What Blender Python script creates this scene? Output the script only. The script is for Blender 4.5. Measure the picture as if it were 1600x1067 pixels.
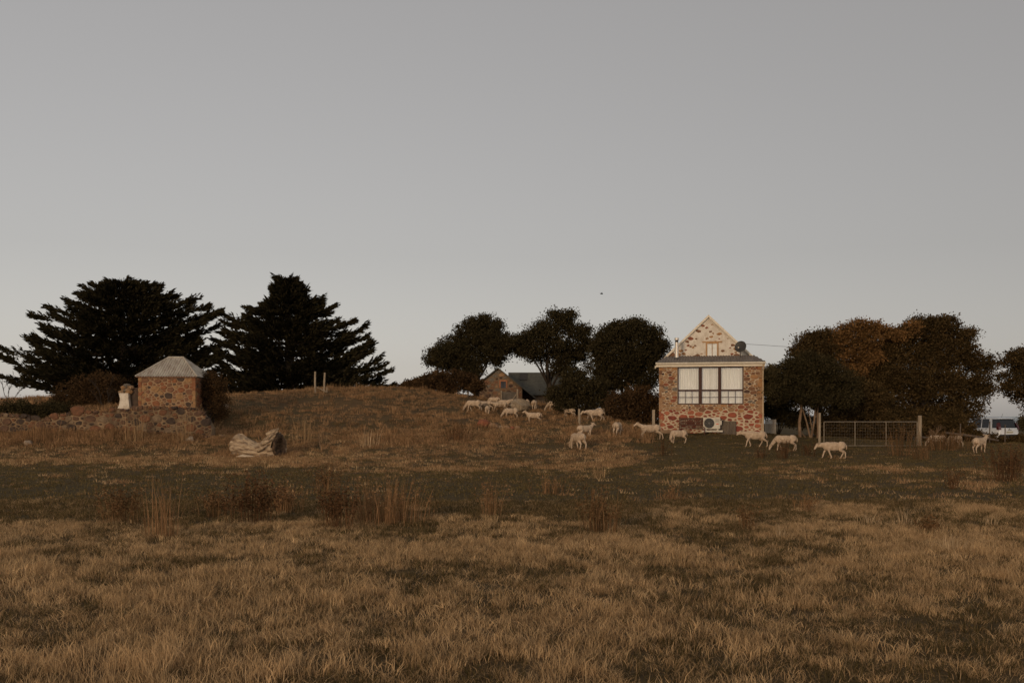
import bpy, math, random
import numpy as np
from mathutils import Vector, Matrix

# ------------------------------------------------------------------ clear
for o in list(bpy.data.objects):
    bpy.data.objects.remove(o)
scene = bpy.context.scene
COL = scene.collection
rnd = random.Random(11)
rng = np.random.default_rng(11)
R = math.radians

# ------------------------------------------------------------------ camera
FPX = 1556.0            # focal length in photograph pixels (35 mm on full frame)
HOR = 650.0             # horizon row of the photograph
EYE = 1.6
cam_d = bpy.data.cameras.new('camera')
cam = bpy.data.objects.new('camera', cam_d)
COL.objects.link(cam)
cam.location = (0, 0, EYE)
cam.rotation_euler = (R(90), 0, 0)
cam_d.sensor_width = 36.0
cam_d.lens = 36.0 * FPX / 1600.0
cam_d.shift_y = (HOR - 533.5) / 1600.0
cam_d.clip_start = 0.05
cam_d.clip_end = 20000
scene.camera = cam

# ------------------------------------------------------------------ world / sun / exposure
SUN_AZ = R(24)          # direction the light travels, measured from +Y towards +X
SUN_EL = R(8)
w = bpy.data.worlds.new('World')
scene.world = w
w.use_nodes = True
wn, wl = w.node_tree.nodes, w.node_tree.links
wn.clear()
sky = wn.new('ShaderNodeTexSky')
sky.sky_type = 'NISHITA'
sky.sun_disc = False
sky.sun_elevation = SUN_EL
sky.sun_rotation = math.pi - SUN_AZ
sky.altitude = 20
sky.air_density = 1.0
sky.dust_density = 0.9
sky.ozone_density = 1.0
hs = wn.new('ShaderNodeHueSaturation')
hs.inputs['Saturation'].default_value = 0.24
gm = wn.new('ShaderNodeMix'); gm.data_type = 'RGBA'; gm.blend_type = 'MULTIPLY'
gm.inputs['Factor'].default_value = 1.0
gm.inputs['B'].default_value = (1.0, 0.948, 0.925, 1)
veil = wn.new('ShaderNodeMix'); veil.data_type = 'RGBA'      # thin even evening haze over the whole sky
veil.inputs['Factor'].default_value = 0.5
veil.inputs['B'].default_value = (2.75, 2.60, 2.50, 1)
bg = wn.new('ShaderNodeBackground')
bg.inputs['Strength'].default_value = 0.132
wo = wn.new('ShaderNodeOutputWorld')
wl.new(sky.outputs['Color'], hs.inputs['Color'])
wl.new(hs.outputs['Color'], gm.inputs['A'])
wl.new(gm.outputs['Result'], veil.inputs['A']); wl.new(veil.outputs['Result'], bg.inputs['Color'])
wl.new(bg.outputs['Background'], wo.inputs['Surface'])

sun_d = bpy.data.lights.new('sun', 'SUN')
sun_d.energy = 1.5
sun_d.angle = R(10)
sun_d.color = (1.0, 0.74, 0.49)
sun = bpy.data.objects.new('sun', sun_d)
COL.objects.link(sun)
sdir = Vector((math.sin(SUN_AZ) * math.cos(SUN_EL), math.cos(SUN_AZ) * math.cos(SUN_EL), -math.sin(SUN_EL)))
sun.rotation_euler = sdir.to_track_quat('-Z', 'Y').to_euler()
sun.location = (-40, -40, 30)

scene.view_settings.view_transform = 'Standard'
scene.view_settings.look = 'None'
scene.view_settings.gamma = 1.0
scene.view_settings.exposure = 0.0
scene.view_settings.use_curve_mapping = False
scene.render.engine = 'CYCLES'
scene.cycles.max_bounces = 6
scene.cycles.diffuse_bounces = 3
scene.cycles.transparent_max_bounces = 8
scene.cycles.use_denoising = True


def P(u, v, y):
    """point at depth y that the photograph shows at column u, row v"""
    return Vector(((u - 800.0) * y / FPX, y, EYE - (v - HOR) * y / FPX))


# ------------------------------------------------------------------ numpy value noise
_perm = rng.random((256, 256))


def vnoise(x, y):
    x = np.asarray(x, float); y = np.asarray(y, float)
    xi = np.floor(x).astype(int); yi = np.floor(y).astype(int)
    fx = x - xi; fy = y - yi
    fx = fx * fx * (3 - 2 * fx); fy = fy * fy * (3 - 2 * fy)
    a = _perm[xi & 255, yi & 255]; b = _perm[(xi + 1) & 255, yi & 255]
    c = _perm[xi & 255, (yi + 1) & 255]; d = _perm[(xi + 1) & 255, (yi + 1) & 255]
    return (a * (1 - fx) + b * fx) * (1 - fy) + (c * (1 - fx) + d * fx) * fy


def fbm(x, y, o=4):
    s = 0; a = 0.5; t = 0
    for k in range(o):
        s = s + a * vnoise(x + 17.3 * k, y + 9.1 * k); t += a
        a *= 0.5; x = x * 2.03; y = y * 2.03
    return s / t


# ------------------------------------------------------------------ materials
MATS = {}


def mat(name, c1, c2=None, scale=3.0, rough=0.85, bump=0.0, detail=5.0, stretch=(1, 1, 1), metal=0.0, spec=0.25, lo=0.35, hi=0.65):
    m = bpy.data.materials.new(name)
    m.use_nodes = True
    n, l = m.node_tree.nodes, m.node_tree.links
    p = n['Principled BSDF']
    p.inputs['Roughness'].default_value = rough
    p.inputs['Metallic'].default_value = metal
    p.inputs['Specular IOR Level'].default_value = spec
    tc = n.new('ShaderNodeTexCoord'); mp = n.new('ShaderNodeMapping')
    mp.inputs['Scale'].default_value = stretch
    nz = n.new('ShaderNodeTexNoise')
    nz.inputs['Scale'].default_value = scale
    nz.inputs['Detail'].default_value = detail
    nz.inputs['Roughness'].default_value = 0.62
    l.new(tc.outputs['Object'], mp.inputs['Vector']); l.new(mp.outputs['Vector'], nz.inputs['Vector'])
    cr = n.new('ShaderNodeValToRGB')
    cr.color_ramp.elements[0].position = lo; cr.color_ramp.elements[1].position = hi
    cr.color_ramp.elements[0].color = (*c1, 1)
    cr.color_ramp.elements[1].color = (*(c2 or c1), 1)
    l.new(nz.outputs['Fac'], cr.inputs['Fac']); l.new(cr.outputs['Color'], p.inputs['Base Color'])
    if bump:
        bp = n.new('ShaderNodeBump'); bp.inputs['Strength'].default_value = bump; bp.inputs['Distance'].default_value = 0.03
        l.new(nz.outputs['Fac'], bp.inputs['Height']); l.new(bp.outputs['Normal'], p.inputs['Normal'])
    MATS[name] = m
    return m


def leafmat(name, dark, light, trans=0.2, inst=False):
    """leaf colour from the per-leaf attribute 'shade' (and the random number of an instance)"""
    m = bpy.data.materials.new(name)
    m.use_nodes = True
    n, l = m.node_tree.nodes, m.node_tree.links
    n.clear()
    out = n.new('ShaderNodeOutputMaterial')
    at = n.new('ShaderNodeAttribute'); at.attribute_name = 'shade'
    fac = at.outputs['Fac']
    if inst:
        oi = n.new('ShaderNodeObjectInfo')
        mx = n.new('ShaderNodeMath'); mx.operation = 'MULTIPLY_ADD'
        l.new(oi.outputs['Random'], mx.inputs[0]); mx.inputs[1].default_value = 0.5
        ml = n.new('ShaderNodeMath'); ml.operation = 'MULTIPLY'; ml.inputs[1].default_value = 0.5
        l.new(fac, ml.inputs[0]); l.new(ml.outputs[0], mx.inputs[2])
        fac = mx.outputs[0]
    cr = n.new('ShaderNodeValToRGB')
    cr.color_ramp.elements[0].color = (*dark, 1); cr.color_ramp.elements[1].color = (*light, 1)
    l.new(fac, cr.inputs['Fac'])
    df = n.new('ShaderNodeBsdfDiffuse'); tr = n.new('ShaderNodeBsdfTranslucent'); mix = n.new('ShaderNodeMixShader')
    mix.inputs['Fac'].default_value = trans
    l.new(cr.outputs['Color'], df.inputs['Color']); l.new(cr.outputs['Color'], tr.inputs['Color'])
    l.new(df.outputs[0], mix.inputs[1]); l.new(tr.outputs[0], mix.inputs[2]); l.new(mix.outputs[0], out.inputs['Surface'])
    MATS[name] = m
    return m


def glassmat(name, tint=(1, 1, 1), refl=0.12):
    m = bpy.data.materials.new(name)
    m.use_nodes = True
    n, l = m.node_tree.nodes, m.node_tree.links
    n.clear()
    out = n.new('ShaderNodeOutputMaterial')
    t = n.new('ShaderNodeBsdfTransparent'); t.inputs['Color'].default_value = (*tint, 1)
    g = n.new('ShaderNodeBsdfGlossy'); g.inputs['Roughness'].default_value = 0.03
    mix = n.new('ShaderNodeMixShader'); mix.inputs['Fac'].default_value = refl
    l.new(t.outputs[0], mix.inputs[1]); l.new(g.outputs[0], mix.inputs[2]); l.new(mix.outputs[0], out.inputs['Surface'])
    MATS[name] = m
    return m


# ------------------------------------------------------------------ mesh helpers
def tag(o, label=None, cat=None, group=None, kind=None):
    if label: o['label'] = label
    if cat: o['category'] = cat
    if group: o['group'] = group
    if kind: o['kind'] = kind
    return o


def link(name, me, parent=None):
    o = bpy.data.objects.new(name, me)
    COL.objects.link(o)
    if parent is not None:
        o.parent = parent
    return o


def empty(name, loc=(0, 0, 0), rz=0.0):
    o = bpy.data.objects.new(name, None)
    COL.objects.link(o)
    o.location = loc
    o.rotation_euler = (0, 0, rz)
    o.empty_display_size = 0.2
    return o


def np_mesh(name, V, F, m, attr=None, smooth=False):
    """V (n,3), F (k, corners) arrays -> mesh datablock"""
    V = np.asarray(V, np.float32); F = np.asarray(F, np.int32)
    me = bpy.data.meshes.new(name)
    me.vertices.add(len(V)); me.vertices.foreach_set('co', V.ravel())
    k = F.shape[1]
    me.loops.add(F.size); me.loops.foreach_set('vertex_index', F.ravel())
    me.polygons.add(len(F))
    me.polygons.foreach_set('loop_start', np.arange(0, F.size, k, dtype=np.int32))
    if smooth:
        me.polygons.foreach_set('use_smooth', np.ones(len(F), bool))
    if attr is not None:
        a = me.attributes.new('shade', 'FLOAT', 'POINT')
        a.data.foreach_set('value', np.asarray(attr, np.float32))
    me.update(calc_edges=True)
    if m: me.materials.append(m)
    return me


class MB:
    """collects boxes, tubes, prisms into ONE mesh"""
    def __init__(s):
        s.v = []; s.f = []

    def add(s, vs, fs, M=None):
        b = len(s.v)
        s.v += [tuple(M @ Vector(p)) if M else tuple(p) for p in vs]
        s.f += [tuple(i + b for i in q) for q in fs]
        return s

    def box(s, x0, x1, y0, y1, z0, z1, M=None):
        vs = [(x0, y0, z0), (x1, y0, z0), (x1, y1, z0), (x0, y1, z0), (x0, y0, z1), (x1, y0, z1), (x1, y1, z1), (x0, y1, z1)]
        fs = [(3, 2, 1, 0), (4, 5, 6, 7), (0, 1, 5, 4), (1, 2, 6, 5), (2, 3, 7, 6), (3, 0, 4, 7)]
        return s.add(vs, fs, M)

    def bbox(s, x0, x1, y0, y1, z0, z1, b=0.01, M=None):
        """box with chamfered vertical-plane edges (front/back outline rounded)"""
        xs = [(x0 + b, z0), (x1 - b, z0), (x1, z0 + b), (x1, z1 - b), (x1 - b, z1), (x0 + b, z1), (x0, z1 - b), (x0, z0 + b)]
        return s.prism(xs, y0, y1, M)

    def prism(s, poly, y0, y1, M=None):
        """poly in (x,z) counter-clockwise seen from -y, extruded y0..y1"""
        n = len(poly)
        vs = [(p[0], y0, p[1]) for p in poly] + [(p[0], y1, p[1]) for p in poly]
        fs = [tuple(range(n)), tuple(range(2 * n - 1, n - 1, -1))]
        fs += [((i + 1) % n, i, i + n, (i + 1) % n + n) for i in range(n)]
        return s.add(vs, fs, M)

    def tube(s, path, radii, n=7, M=None):
        path = [Vector(p) for p in path]
        if not hasattr(radii, '__len__'): radii = [radii] * len(path)
        b = len(s.v); k = len(path); vs = []
        ref = None
        for i, p in enumerate(path):
            d = (path[min(i + 1, k - 1)] - path[max(i - 1, 0)])
            if d.length < 1e-9: d = Vector((0, 0, 1))
            d.normalize()
            if ref is None:
                ref = Vector((1, 0, 0)) if abs(d.x) < 0.8 else Vector((0, 1, 0))
            a = (ref - d * ref.dot(d))
            if a.length < 1e-6: a = d.orthogonal()
            a.normalize(); ref = a
            c = d.cross(a)
            for j in range(n):
                t = 2 * math.pi * j / n
                vs.append(p + (a * math.cos(t) + c * math.sin(t)) * radii[i])
        fs = []
        for i in range(k - 1):
            for j in range(n):
                fs.append((i * n + j, i * n + (j + 1) % n, (i + 1) * n + (j + 1) % n, (i + 1) * n + j))
        fs.append(tuple(range(n - 1, -1, -1))); fs.append(tuple(range((k - 1) * n, k * n)))
        return s.add(vs, fs, M)

    def ball(s, c, r, nu=10, nv=7):
        if not hasattr(r, '__len__'): r = (r, r, r)
        vs = [(c[0], c[1], c[2] + r[2])]
        for i in range(1, nv):
            t = math.pi * i / nv
            for j in range(nu):
                q = 2 * math.pi * j / nu
                vs.append((c[0] + r[0] * math.sin(t) * math.cos(q), c[1] + r[1] * math.sin(t) * math.sin(q), c[2] + r[2] * math.cos(t)))
        vs.append((c[0], c[1], c[2] - r[2]))
        fs = [(0, 1 + j, 1 + (j + 1) % nu) for j in range(nu)]
        for i in range(nv - 2):
            for j in range(nu):
                a = 1 + i * nu
                fs.append((a + j, a + nu + j, a + nu + (j + 1) % nu, a + (j + 1) % nu))
        e = len(vs) - 1; a = 1 + (nv - 2) * nu
        fs += [(a + j, e, a + (j + 1) % nu) for j in range(nu)]
        return s.add(vs, fs)

    def mesh(s, name, m, smooth=False):
        me = bpy.data.meshes.new(name)
        me.from_pydata(s.v, [], s.f)
        if smooth:
            me.polygons.foreach_set('use_smooth', [True] * len(me.polygons))
        me.update()
        if m: me.materials.append(m)
        return me

    def build(s, name, m, parent=None, smooth=False):
        return link(name, s.mesh(name, m, smooth), parent)


# ------------------------------------------------------------------ terrain
CTRL = []
for yy in (1, 9, 17, 25, 32):
    for xx in (-48, -24, -8, 8, 24, 48):
        CTRL.append((xx, yy, 0.0))
for xx in (-26, -19, -12, -5, 2):
    CTRL.append((xx, 37.5, 0.02))
UV = [(0, 681, 42.9), (150, 681, 42.9), (330, 684, 42.9), (-250, 680, 42.9), (400, 712, 39.8), (250, 706, 40.5), (100, 706, 40.5),
      (0, 640, 46.5), (150, 640, 46.5), (290, 638, 46.5), (-250, 640, 46.5), (-200, 630, 56), (0, 630, 56), (150, 628, 56),
      (345, 627, 54), (400, 616, 56), (470, 612, 57), (550, 608, 57), (620, 611, 57), (680, 620, 57),
      (345, 672, 46), (420, 655, 47.5), (500, 650, 49), (570, 645, 49.5), (640, 648, 49.5),
      (420, 700, 41.6), (500, 700, 41.6), (580, 697, 41.8), (660, 690, 42.2), (720, 686, 42.6),
      (740, 646, 54), (797, 653, 51.5), (834, 660, 49.5), (824, 640, 56), (867, 641, 55), (889, 652, 51), (935, 656, 48),
      (800, 684, 42.5), (850, 690, 41.5), (903, 702, 39.2), (913, 684, 42.5), (965, 679, 44), (1018, 686, 42.5), (1059, 692, 41.5),
      (1027, 671, 47), (1110, 674, 46.6), (1190, 677, 46.6), (1181, 698, 40.8), (1226, 704, 39.8), (1303, 717, 37.8), (1287, 697, 43),
      (1360, 697, 43), (1437, 697, 43), (1531, 707, 39.6), (1610, 707, 39.6), (1800, 707, 39.6), (1000, 658, 50)]
for u, v, y in UV:
    p = P(u, v, y); CTRL.append((p.x, p.y, p.z))
CTRL += [(8.8, 52, 1.0), (12, 58, 0.7), (20, 52, 0.3), (28, 56, 0.0), (34, 70, -0.2), (24, 74, 0.1), (48, 60, -0.2), (50, 45, 0.1),
         (-35, 72, 1.6), (-18, 72, 2.0), (-8, 74, 2.2), (0, 74, 2.1), (8, 74, 1.5), (-50, 50, 1.5), (-50, 38, 0.2)]
for xx in (-60, -25, 0, 25, 60):
    CTRL.append((xx, 115, 0.6)); CTRL.append((xx, -25, 0.0))
CT = np.array(CTRL, float)
S_ = 20.0


def _k(r2):
    return 0.5 * r2 * np.log(np.maximum(r2, 1e-12))


_X = CT[:, :2] / S_
_n = len(_X)
_A = np.zeros((_n + 3, _n + 3))
_A[:_n, :_n] = _k(((_X[:, None] - _X[None]) ** 2).sum(-1)) + np.eye(_n) * 2e-4
_A[:_n, _n] = 1; _A[:_n, _n + 1:] = _X
_A[_n, :_n] = 1; _A[_n + 1:, :_n] = _X.T
_W = np.linalg.solve(_A, np.concatenate([CT[:, 2], np.zeros(3)]))


def GZ(x, y):
    x = np.asarray(x, float); y = np.asarray(y, float); sh = x.shape
    xf = np.clip(x.ravel(), -60, 60); yf = np.clip(y.ravel(), -25, 115)
    q = np.stack([xf, yf], 1) / S_
    z = np.zeros(len(q))
    for a in range(0, len(q), 20000):
        b = q[a:a + 20000]
        z[a:a + 20000] = _k(((b[:, None] - _X[None]) ** 2).sum(-1)) @ _W[:_n] + _W[_n] + b @ _W[_n + 1:]
    x_, y_ = x.ravel(), y.ravel()
    rough = np.clip((y_ - 40) / 8, 0.25, 1.0)
    z = z + (fbm(x_ * 0.45 + 40, y_ * 0.45 + 90, 3) - 0.5) * 0.30 * rough + (fbm(x_ * 1.3 + 11, y_ * 1.3 + 57, 2) - 0.5) * 0.22 * np.clip((y_ - 42) / 4, 0, 1) * np.clip((64 - y_) / 4, 0, 1)
    far = np.clip((np.hypot(x_, y_ - 30) - 110) / 120, 0, 1)
    z = z * (1 - far) + (-6.0) * far
    return z.reshape(sh)


def gz(x, y):
    return float(GZ(np.array([x]), np.array([y]))[0])


def on(u, y, dz=0.0):
    x = (u - 800) * y / FPX
    return Vector((x, y, gz(x, y) + dz))


def dryness(x, y):
    """1 = long dry grass, 0 = short green turf (how the paddock is grazed)"""
    u = 800 + FPX * x / np.maximum(y, 1)
    n1 = .6 * fbm(x * 0.75 + 3, y * 0.5 + 5, 4) + .4 * fbm(x * 2.1 + 13, y * 1.3 + 25, 3)
    n2 = fbm(x * 0.13 + 31, y * 0.2 + 7, 3)
    right = np.clip((u - 820) / 260, 0, 1)
    yw = y + 3.5 * (fbm(x * 0.3 + 77, y * 0.25 + 13, 3) - 0.5) * 2
    dl = np.interp(yw, [0, 8, 11.5, 14, 18, 26, 30, 35, 41], [.76, .74, .74, .48, .18, .08, .26, .60, .66])
    dr = np.interp(yw, [0, 8, 12, 15, 19, 24, 30, 33, 36, 60], [.76, .72, .74, .48, .32, .36, .34, .16, .06, .06])
    strip = np.clip((1040 - u) / 90, 0, 1) * np.clip((yw - 31) / 3, 0, 1)
    d = dl * (1 - right) + dr * right
    d = d * (1 - strip) + np.maximum(d, .62) * strip
    d = np.where(yw > 41, .66 * np.clip((1010 - u) / 60, 0, 1), d)
    d = d + (n1 - 0.5) * 1.9 + (n2 - 0.5) * 0.35
    return np.clip(d, 0, 1)


def axis(lo, hi, step, far_lo, far_hi):
    a = list(np.arange(lo, hi + 1e-6, step))
    s = step; v = lo
    pre = []
    while v > far_lo:
        s *= 1.35; v -= s; pre.append(v)
    s = step; v = hi; post = []
    while v < far_hi:
        s *= 1.35; v += s; post.append(v)
    return np.array(pre[::-1] + a + post)


gx = axis(-42, 42, 0.5, -4000, 4000)
gy = axis(-4, 92, 0.5, -1500, 4500)
GX, GY = np.meshgrid(gx, gy)
GZZ = GZ(GX, GY)
V = np.stack([GX.ravel(), GY.ravel(), GZZ.ravel()], 1)
nx, ny = len(gx), len(gy)
idx = np.arange(nx * ny).reshape(ny, nx)
F = np.stack([idx[:-1, :-1].ravel(), idx[:-1, 1:].ravel(), idx[1:, 1:].ravel(), idx[1:, :-1].ravel()], 1)

gm_ = bpy.data.materials.new('paddock_soil_and_turf')
gm_.use_nodes = True
n, l = gm_.node_tree.nodes, gm_.node_tree.links
p = n['Principled BSDF']; p.inputs['Roughness'].default_value = 0.95; p.inputs['Specular IOR Level'].default_value = 0.1
at = n.new('ShaderNodeAttribute'); at.attribute_name = 'shade'
tc = n.new('ShaderNodeTexCoord')
nz = n.new('ShaderNodeTexNoise'); nz.inputs['Scale'].default_value = 1.7; nz.inputs['Detail'].default_value = 8; nz.inputs['Roughness'].default_value = 0.7
nf = n.new('ShaderNodeTexNoise'); nf.inputs['Scale'].default_value = 22; nf.inputs['Detail'].default_value = 4
l.new(tc.outputs['Object'], nz.inputs['Vector']); l.new(tc.outputs['Object'], nf.inputs['Vector'])
c1 = n.new('ShaderNodeValToRGB')
c1.color_ramp.elements[0].position = 0.3; c1.color_ramp.elements[1].position = 0.7
c1.color_ramp.elements[0].color = (0.055, 0.04, 0.018, 1); c1.color_ramp.elements[1].color = (0.125, 0.09, 0.041, 1)
c2 = n.new('ShaderNodeValToRGB')
c2.color_ramp.elements[0].position = 0.3; c2.color_ramp.elements[1].position = 0.75
c2.color_ramp.elements[0].color = (0.075, 0.046, 0.022, 1); c2.color_ramp.elements[1].color = (0.17, 0.11, 0.055, 1)
ad = n.new('ShaderNodeMath'); ad.operation = 'MULTIPLY_ADD'; ad.inputs[1].default_value = 0.5
l.new(nf.outputs['Fac'], ad.inputs[0])
hf = n.new('ShaderNodeMath'); hf.operation = 'MULTIPLY'; hf.inputs[1].default_value = 0.5
l.new(nz.outputs['Fac'], hf.inputs[0]); l.new(hf.outputs[0], ad.inputs[2])
l.new(ad.outputs[0], c1.inputs['Fac']); l.new(ad.outputs[0], c2.inputs['Fac'])
mx = n.new('ShaderNodeMix'); mx.data_type = 'RGBA'
l.new(at.outputs['Fac'], mx.inputs['Factor']); l.new(c1.outputs['Color'], mx.inputs['A']); l.new(c2.outputs['Color'], mx.inputs['B'])
l.new(mx.outputs['Result'], p.inputs['Base Color'])
bp = n.new('ShaderNodeBump'); bp.inputs['Strength'].default_value = 0.8; bp.inputs['Distance'].default_value = 0.08
l.new(ad.outputs[0], bp.inputs['Height']); l.new(bp.outputs['Normal'], p.inputs['Normal'])
ground = link('ground', np_mesh('ground', V, F, gm_, dryness(GX.ravel(), GY.ravel()), smooth=True))
tag(ground, 'grazed paddock of dry tan grass and dark green turf with low mound', 'ground', kind='structure')

seam = mat('sea_water', (0.03, 0.06, 0.08), (0.04, 0.08, 0.1), 0.05, rough=0.25, bump=0.1)
sea = MB().box(-9000, 9000, 150, 12000, -6.2, -4.2).build('sea', seam)
tag(sea, 'strip of pale sea far behind the paddock', 'sea', kind='structure')

# ------------------------------------------------------------------ rubble stonework
def clip_half(poly, a, b, c):
    """keep a*x+b*y<=c"""
    out = []
    for i in range(len(poly)):
        p, q = poly[i], poly[(i + 1) % len(poly)]
        dp = a * p[0] + b * p[1] - c; dq = a * q[0] + b * q[1] - c
        if dp <= 0: out.append(p)
        if (dp < 0 < dq) or (dq < 0 < dp):
            t = dp / (dp - dq)
            out.append((p[0] + (q[0] - p[0]) * t, p[1] + (q[1] - p[1]) * t))
    return out


def rubble(x0, x1, z0, z1, size, seed, holes=(), aspect=1.5, gap=0.02, keep=None, tries=6000, spread=(0.55, 1.25), outline=None):
    rr = random.Random(seed)
    pts = []
    for _ in range(tries):
        x = rr.uniform(x0, x1); z = rr.uniform(z0, z1)
        s = size(x, z) if callable(size) else size
        r = s * rr.uniform(*spread)
        if any(h[0] - r * .4 < x < h[1] + r * .4 and h[2] - r * .3 < z < h[3] + r * .3 for h in holes): continue
        if outline and not outline(x, z): continue
        if all(((x - q[0]) / aspect) ** 2 + (z - q[1]) ** 2 > (0.5 * (r + q[2]) * 1.02) ** 2 for q in pts):
            pts.append((x, z, r))
    res = []
    for i, (x, z, r) in enumerate(pts):
        if keep and not keep(x, z, rr): continue
        X = x / aspect; b = r * 0.95
        poly = [(X + b * math.cos(2 * math.pi * k / 10 + 0.2), z + b * math.sin(2 * math.pi * k / 10 + 0.2)) for k in range(10)]
        for j, (x2, z2, r2) in enumerate(pts):
            if j == i: continue
            X2 = x2 / aspect
            dx, dz = X2 - X, z2 - z
            d2 = dx * dx + dz * dz
            if d2 > (r + r2) ** 2 * 1.4: continue
            c = ((X2 * X2 + z2 * z2 - r2 * r2 * .25) - (X * X + z * z - r * r * .25)) / 2
            poly = clip_half(poly, dx, dz, c)
            if len(poly) < 3: break
        poly = clip_half(poly, 1, 0, x1 / aspect) if len(poly) > 2 else poly
        poly = clip_half(poly, -1, 0, -x0 / aspect) if len(poly) > 2 else poly
        poly = clip_half(poly, 0, 1, z1) if len(poly) > 2 else poly
        poly = clip_half(poly, 0, -1, -z0) if len(poly) > 2 else poly
        for h in holes:
            if len(poly) < 3: break
            seps = [(h[0] - x, (1, 0, h[0] / aspect)), (x - h[1], (-1, 0, -h[1] / aspect)), (h[2] - z, (0, 1, h[2])), (z - h[3], (0, -1, -h[3]))]
            poly = clip_half(poly, *max(seps)[1])
        if len(poly) < 3: continue
        poly = [(a * aspect, b_) for a, b_ in poly]
        cx = sum(a for a, _ in poly) / len(poly); cz = sum(b_ for _, b_ in poly) / len(poly)
        f = max(0.45, 1 - gap(x, z, rr) / r) if callable(gap) else max(0.45, 1 - gap / r)
        poly = [(cx + (a - cx) * f, cz + (b_ - cz) * f) for a, b_ in poly]
        # one round of corner cutting
        q = []
        for k in range(len(poly)):
            a, b_ = poly[k], poly[(k + 1) % len(poly)]
            if math.hypot(a[0] - b_[0], a[1] - b_[1]) < 0.012: continue
            t = rr.uniform(0.05, 0.17)
            q.append((a[0] + (b_[0] - a[0]) * t, a[1] + (b_[1] - a[1]) * t))
            q.append((a[0] + (b_[0] - a[0]) * (1 - t), a[1] + (b_[1] - a[1]) * (1 - t)))
        if len(q) < 5: continue
        ar = abs(sum(q[k][0] * q[(k + 1) % len(q)][1] - q[(k + 1) % len(q)][0] * q[k][1] for k in range(len(q)))) / 2
        res.append((q, cx, cz, ar))
    return res


def infill(st_, y_face, proud, mats, parent):
    """the many small pinning stones past the 300 largest: one joined part per stone colour"""
    for k, m_ in enumerate(mats):
        mbs = MB()
        for q, cx, cz, ar in st_[k::len(mats)]:
            yf = y_face(cz) if callable(y_face) else y_face
            mbs.prism(q, yf - proud, yf + .02)
        if mbs.v:
            tag(mbs.build('small_stone_infill', m_, parent), kind='stuff')


def stone_obj(poly, cx, cz, y_face, proud, m, parent, rr, name='stone'):
    """one stone: bevelled slab standing proud of the mortar face at local y = y_face (front is -y)"""
    n = len(poly); pr = proud * rr.uniform(0.6, 1.35)
    tx, tz = rr.uniform(-.25, .25), rr.uniform(-.25, .25)
    vs = [(a, y_face + 0.012, b) for a, b in poly]
    vs += [(cx + (a - cx) * .97, y_face - pr * .55, cz + (b - cz) * .97) for a, b in poly]
    vs += [(cx + (a - cx) * .8, y_face - pr * (1 + tx * (a - cx) * 4 + tz * (b - cz) * 4 + rr.uniform(-.12, .12)), cz + (b - cz) * .8) for a, b in poly]
    fs = []
    for r_ in range(2):
        for i in range(n):
            fs.append((r_ * n + i, r_ * n + (i + 1) % n, (r_ + 1) * n + (i + 1) % n, (r_ + 1) * n + i))
    fs.append(tuple(range(2 * n, 3 * n)))
    me = bpy.data.meshes.new(name); me.from_pydata(vs, [], fs); me.update(); me.materials.append(m)
    return link(name, me, parent)


ST_TOP = [mat('stone_tan', (0.34, 0.21, 0.115), (0.22, 0.125, 0.065), 9, bump=.5), mat('stone_brown', (0.21, 0.105, 0.055), (0.13, 0.065, 0.035), 9, bump=.5),
          mat('stone_dark', (0.085, 0.045, 0.03), (0.05, 0.03, 0.024), 9, bump=.5), mat('stone_ochre', (0.36, 0.2, 0.085), (0.25, 0.12, 0.055), 9, bump=.5),
          mat('stone_rust', (0.26, 0.095, 0.05), (0.17, 0.06, 0.03), 9, bump=.5), mat('stone_grey', (0.17, 0.14, 0.105), (0.1, 0.085, 0.07), 9, bump=.5)]
ST_RED = [mat('stone_red', (0.29, 0.08, 0.042), (0.19, 0.055, 0.03), 7, bump=.5), mat('stone_brick_red', (0.34, 0.115, 0.06), (0.24, 0.075, 0.04), 7, bump=.5),
          mat('stone_deep_red', (0.23, 0.055, 0.032), (0.15, 0.04, 0.025), 7, bump=.5)]
MORTAR = mat('lime_mortar', (0.5, 0.4, 0.28), (0.36, 0.265, 0.17), 5, bump=.6, lo=.3, hi=.75)
MORTAR_D = mat('old_earth_mortar', (0.33, 0.215, 0.12), (0.2, 0.125, 0.07), 5, bump=.6, lo=.3, hi=.75)
WHITEWASH = mat('worn_whitewash', (0.62, 0.555, 0.46), (0.36, 0.28, 0.2), 5, bump=.7, lo=.42, hi=.85, detail=9)
CREAM = mat('cream_paint', (0.68, 0.6, 0.47), (0.58, 0.5, 0.38), 6, rough=.6)
DKTIMBER = mat('dark_stained_timber', (0.06, 0.022, 0.012), (0.04, 0.016, 0.01), 12, rough=.6, stretch=(1, 1, .2))
IRON_D = mat('weathered_roof_iron', (0.24, 0.2, 0.165), (0.15, 0.118, 0.095), 3, rough=.8)
IRON_L = mat('galvanised_iron', (0.44, 0.395, 0.33), (0.22, 0.165, 0.12), 3, rough=.85, bump=.1, stretch=(1.5, .6, .6), lo=.42, hi=.78, detail=8)
IRON_RUST = mat('rusty_iron', (0.22, 0.1, 0.05), (0.12, 0.06, 0.035), 6, bump=.3)
CURTAIN = mat('cream_curtain_cloth', (0.9, 0.87, 0.79), (0.85, 0.82, 0.73), 3)
GLASS = glassmat('window_glass', (0.97, 0.97, 0.96), 0.12)
WOOD_G = mat('grey_weathered_wood', (0.33, 0.26, 0.18), (0.2, 0.15, 0.1), 14, stretch=(1, 1, .12), bump=.4)
WOOD_D = mat('dark_weathered_wood', (0.12, 0.09, 0.065), (0.075, 0.055, 0.04), 14, stretch=(1, 1, .15), bump=.4)


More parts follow.
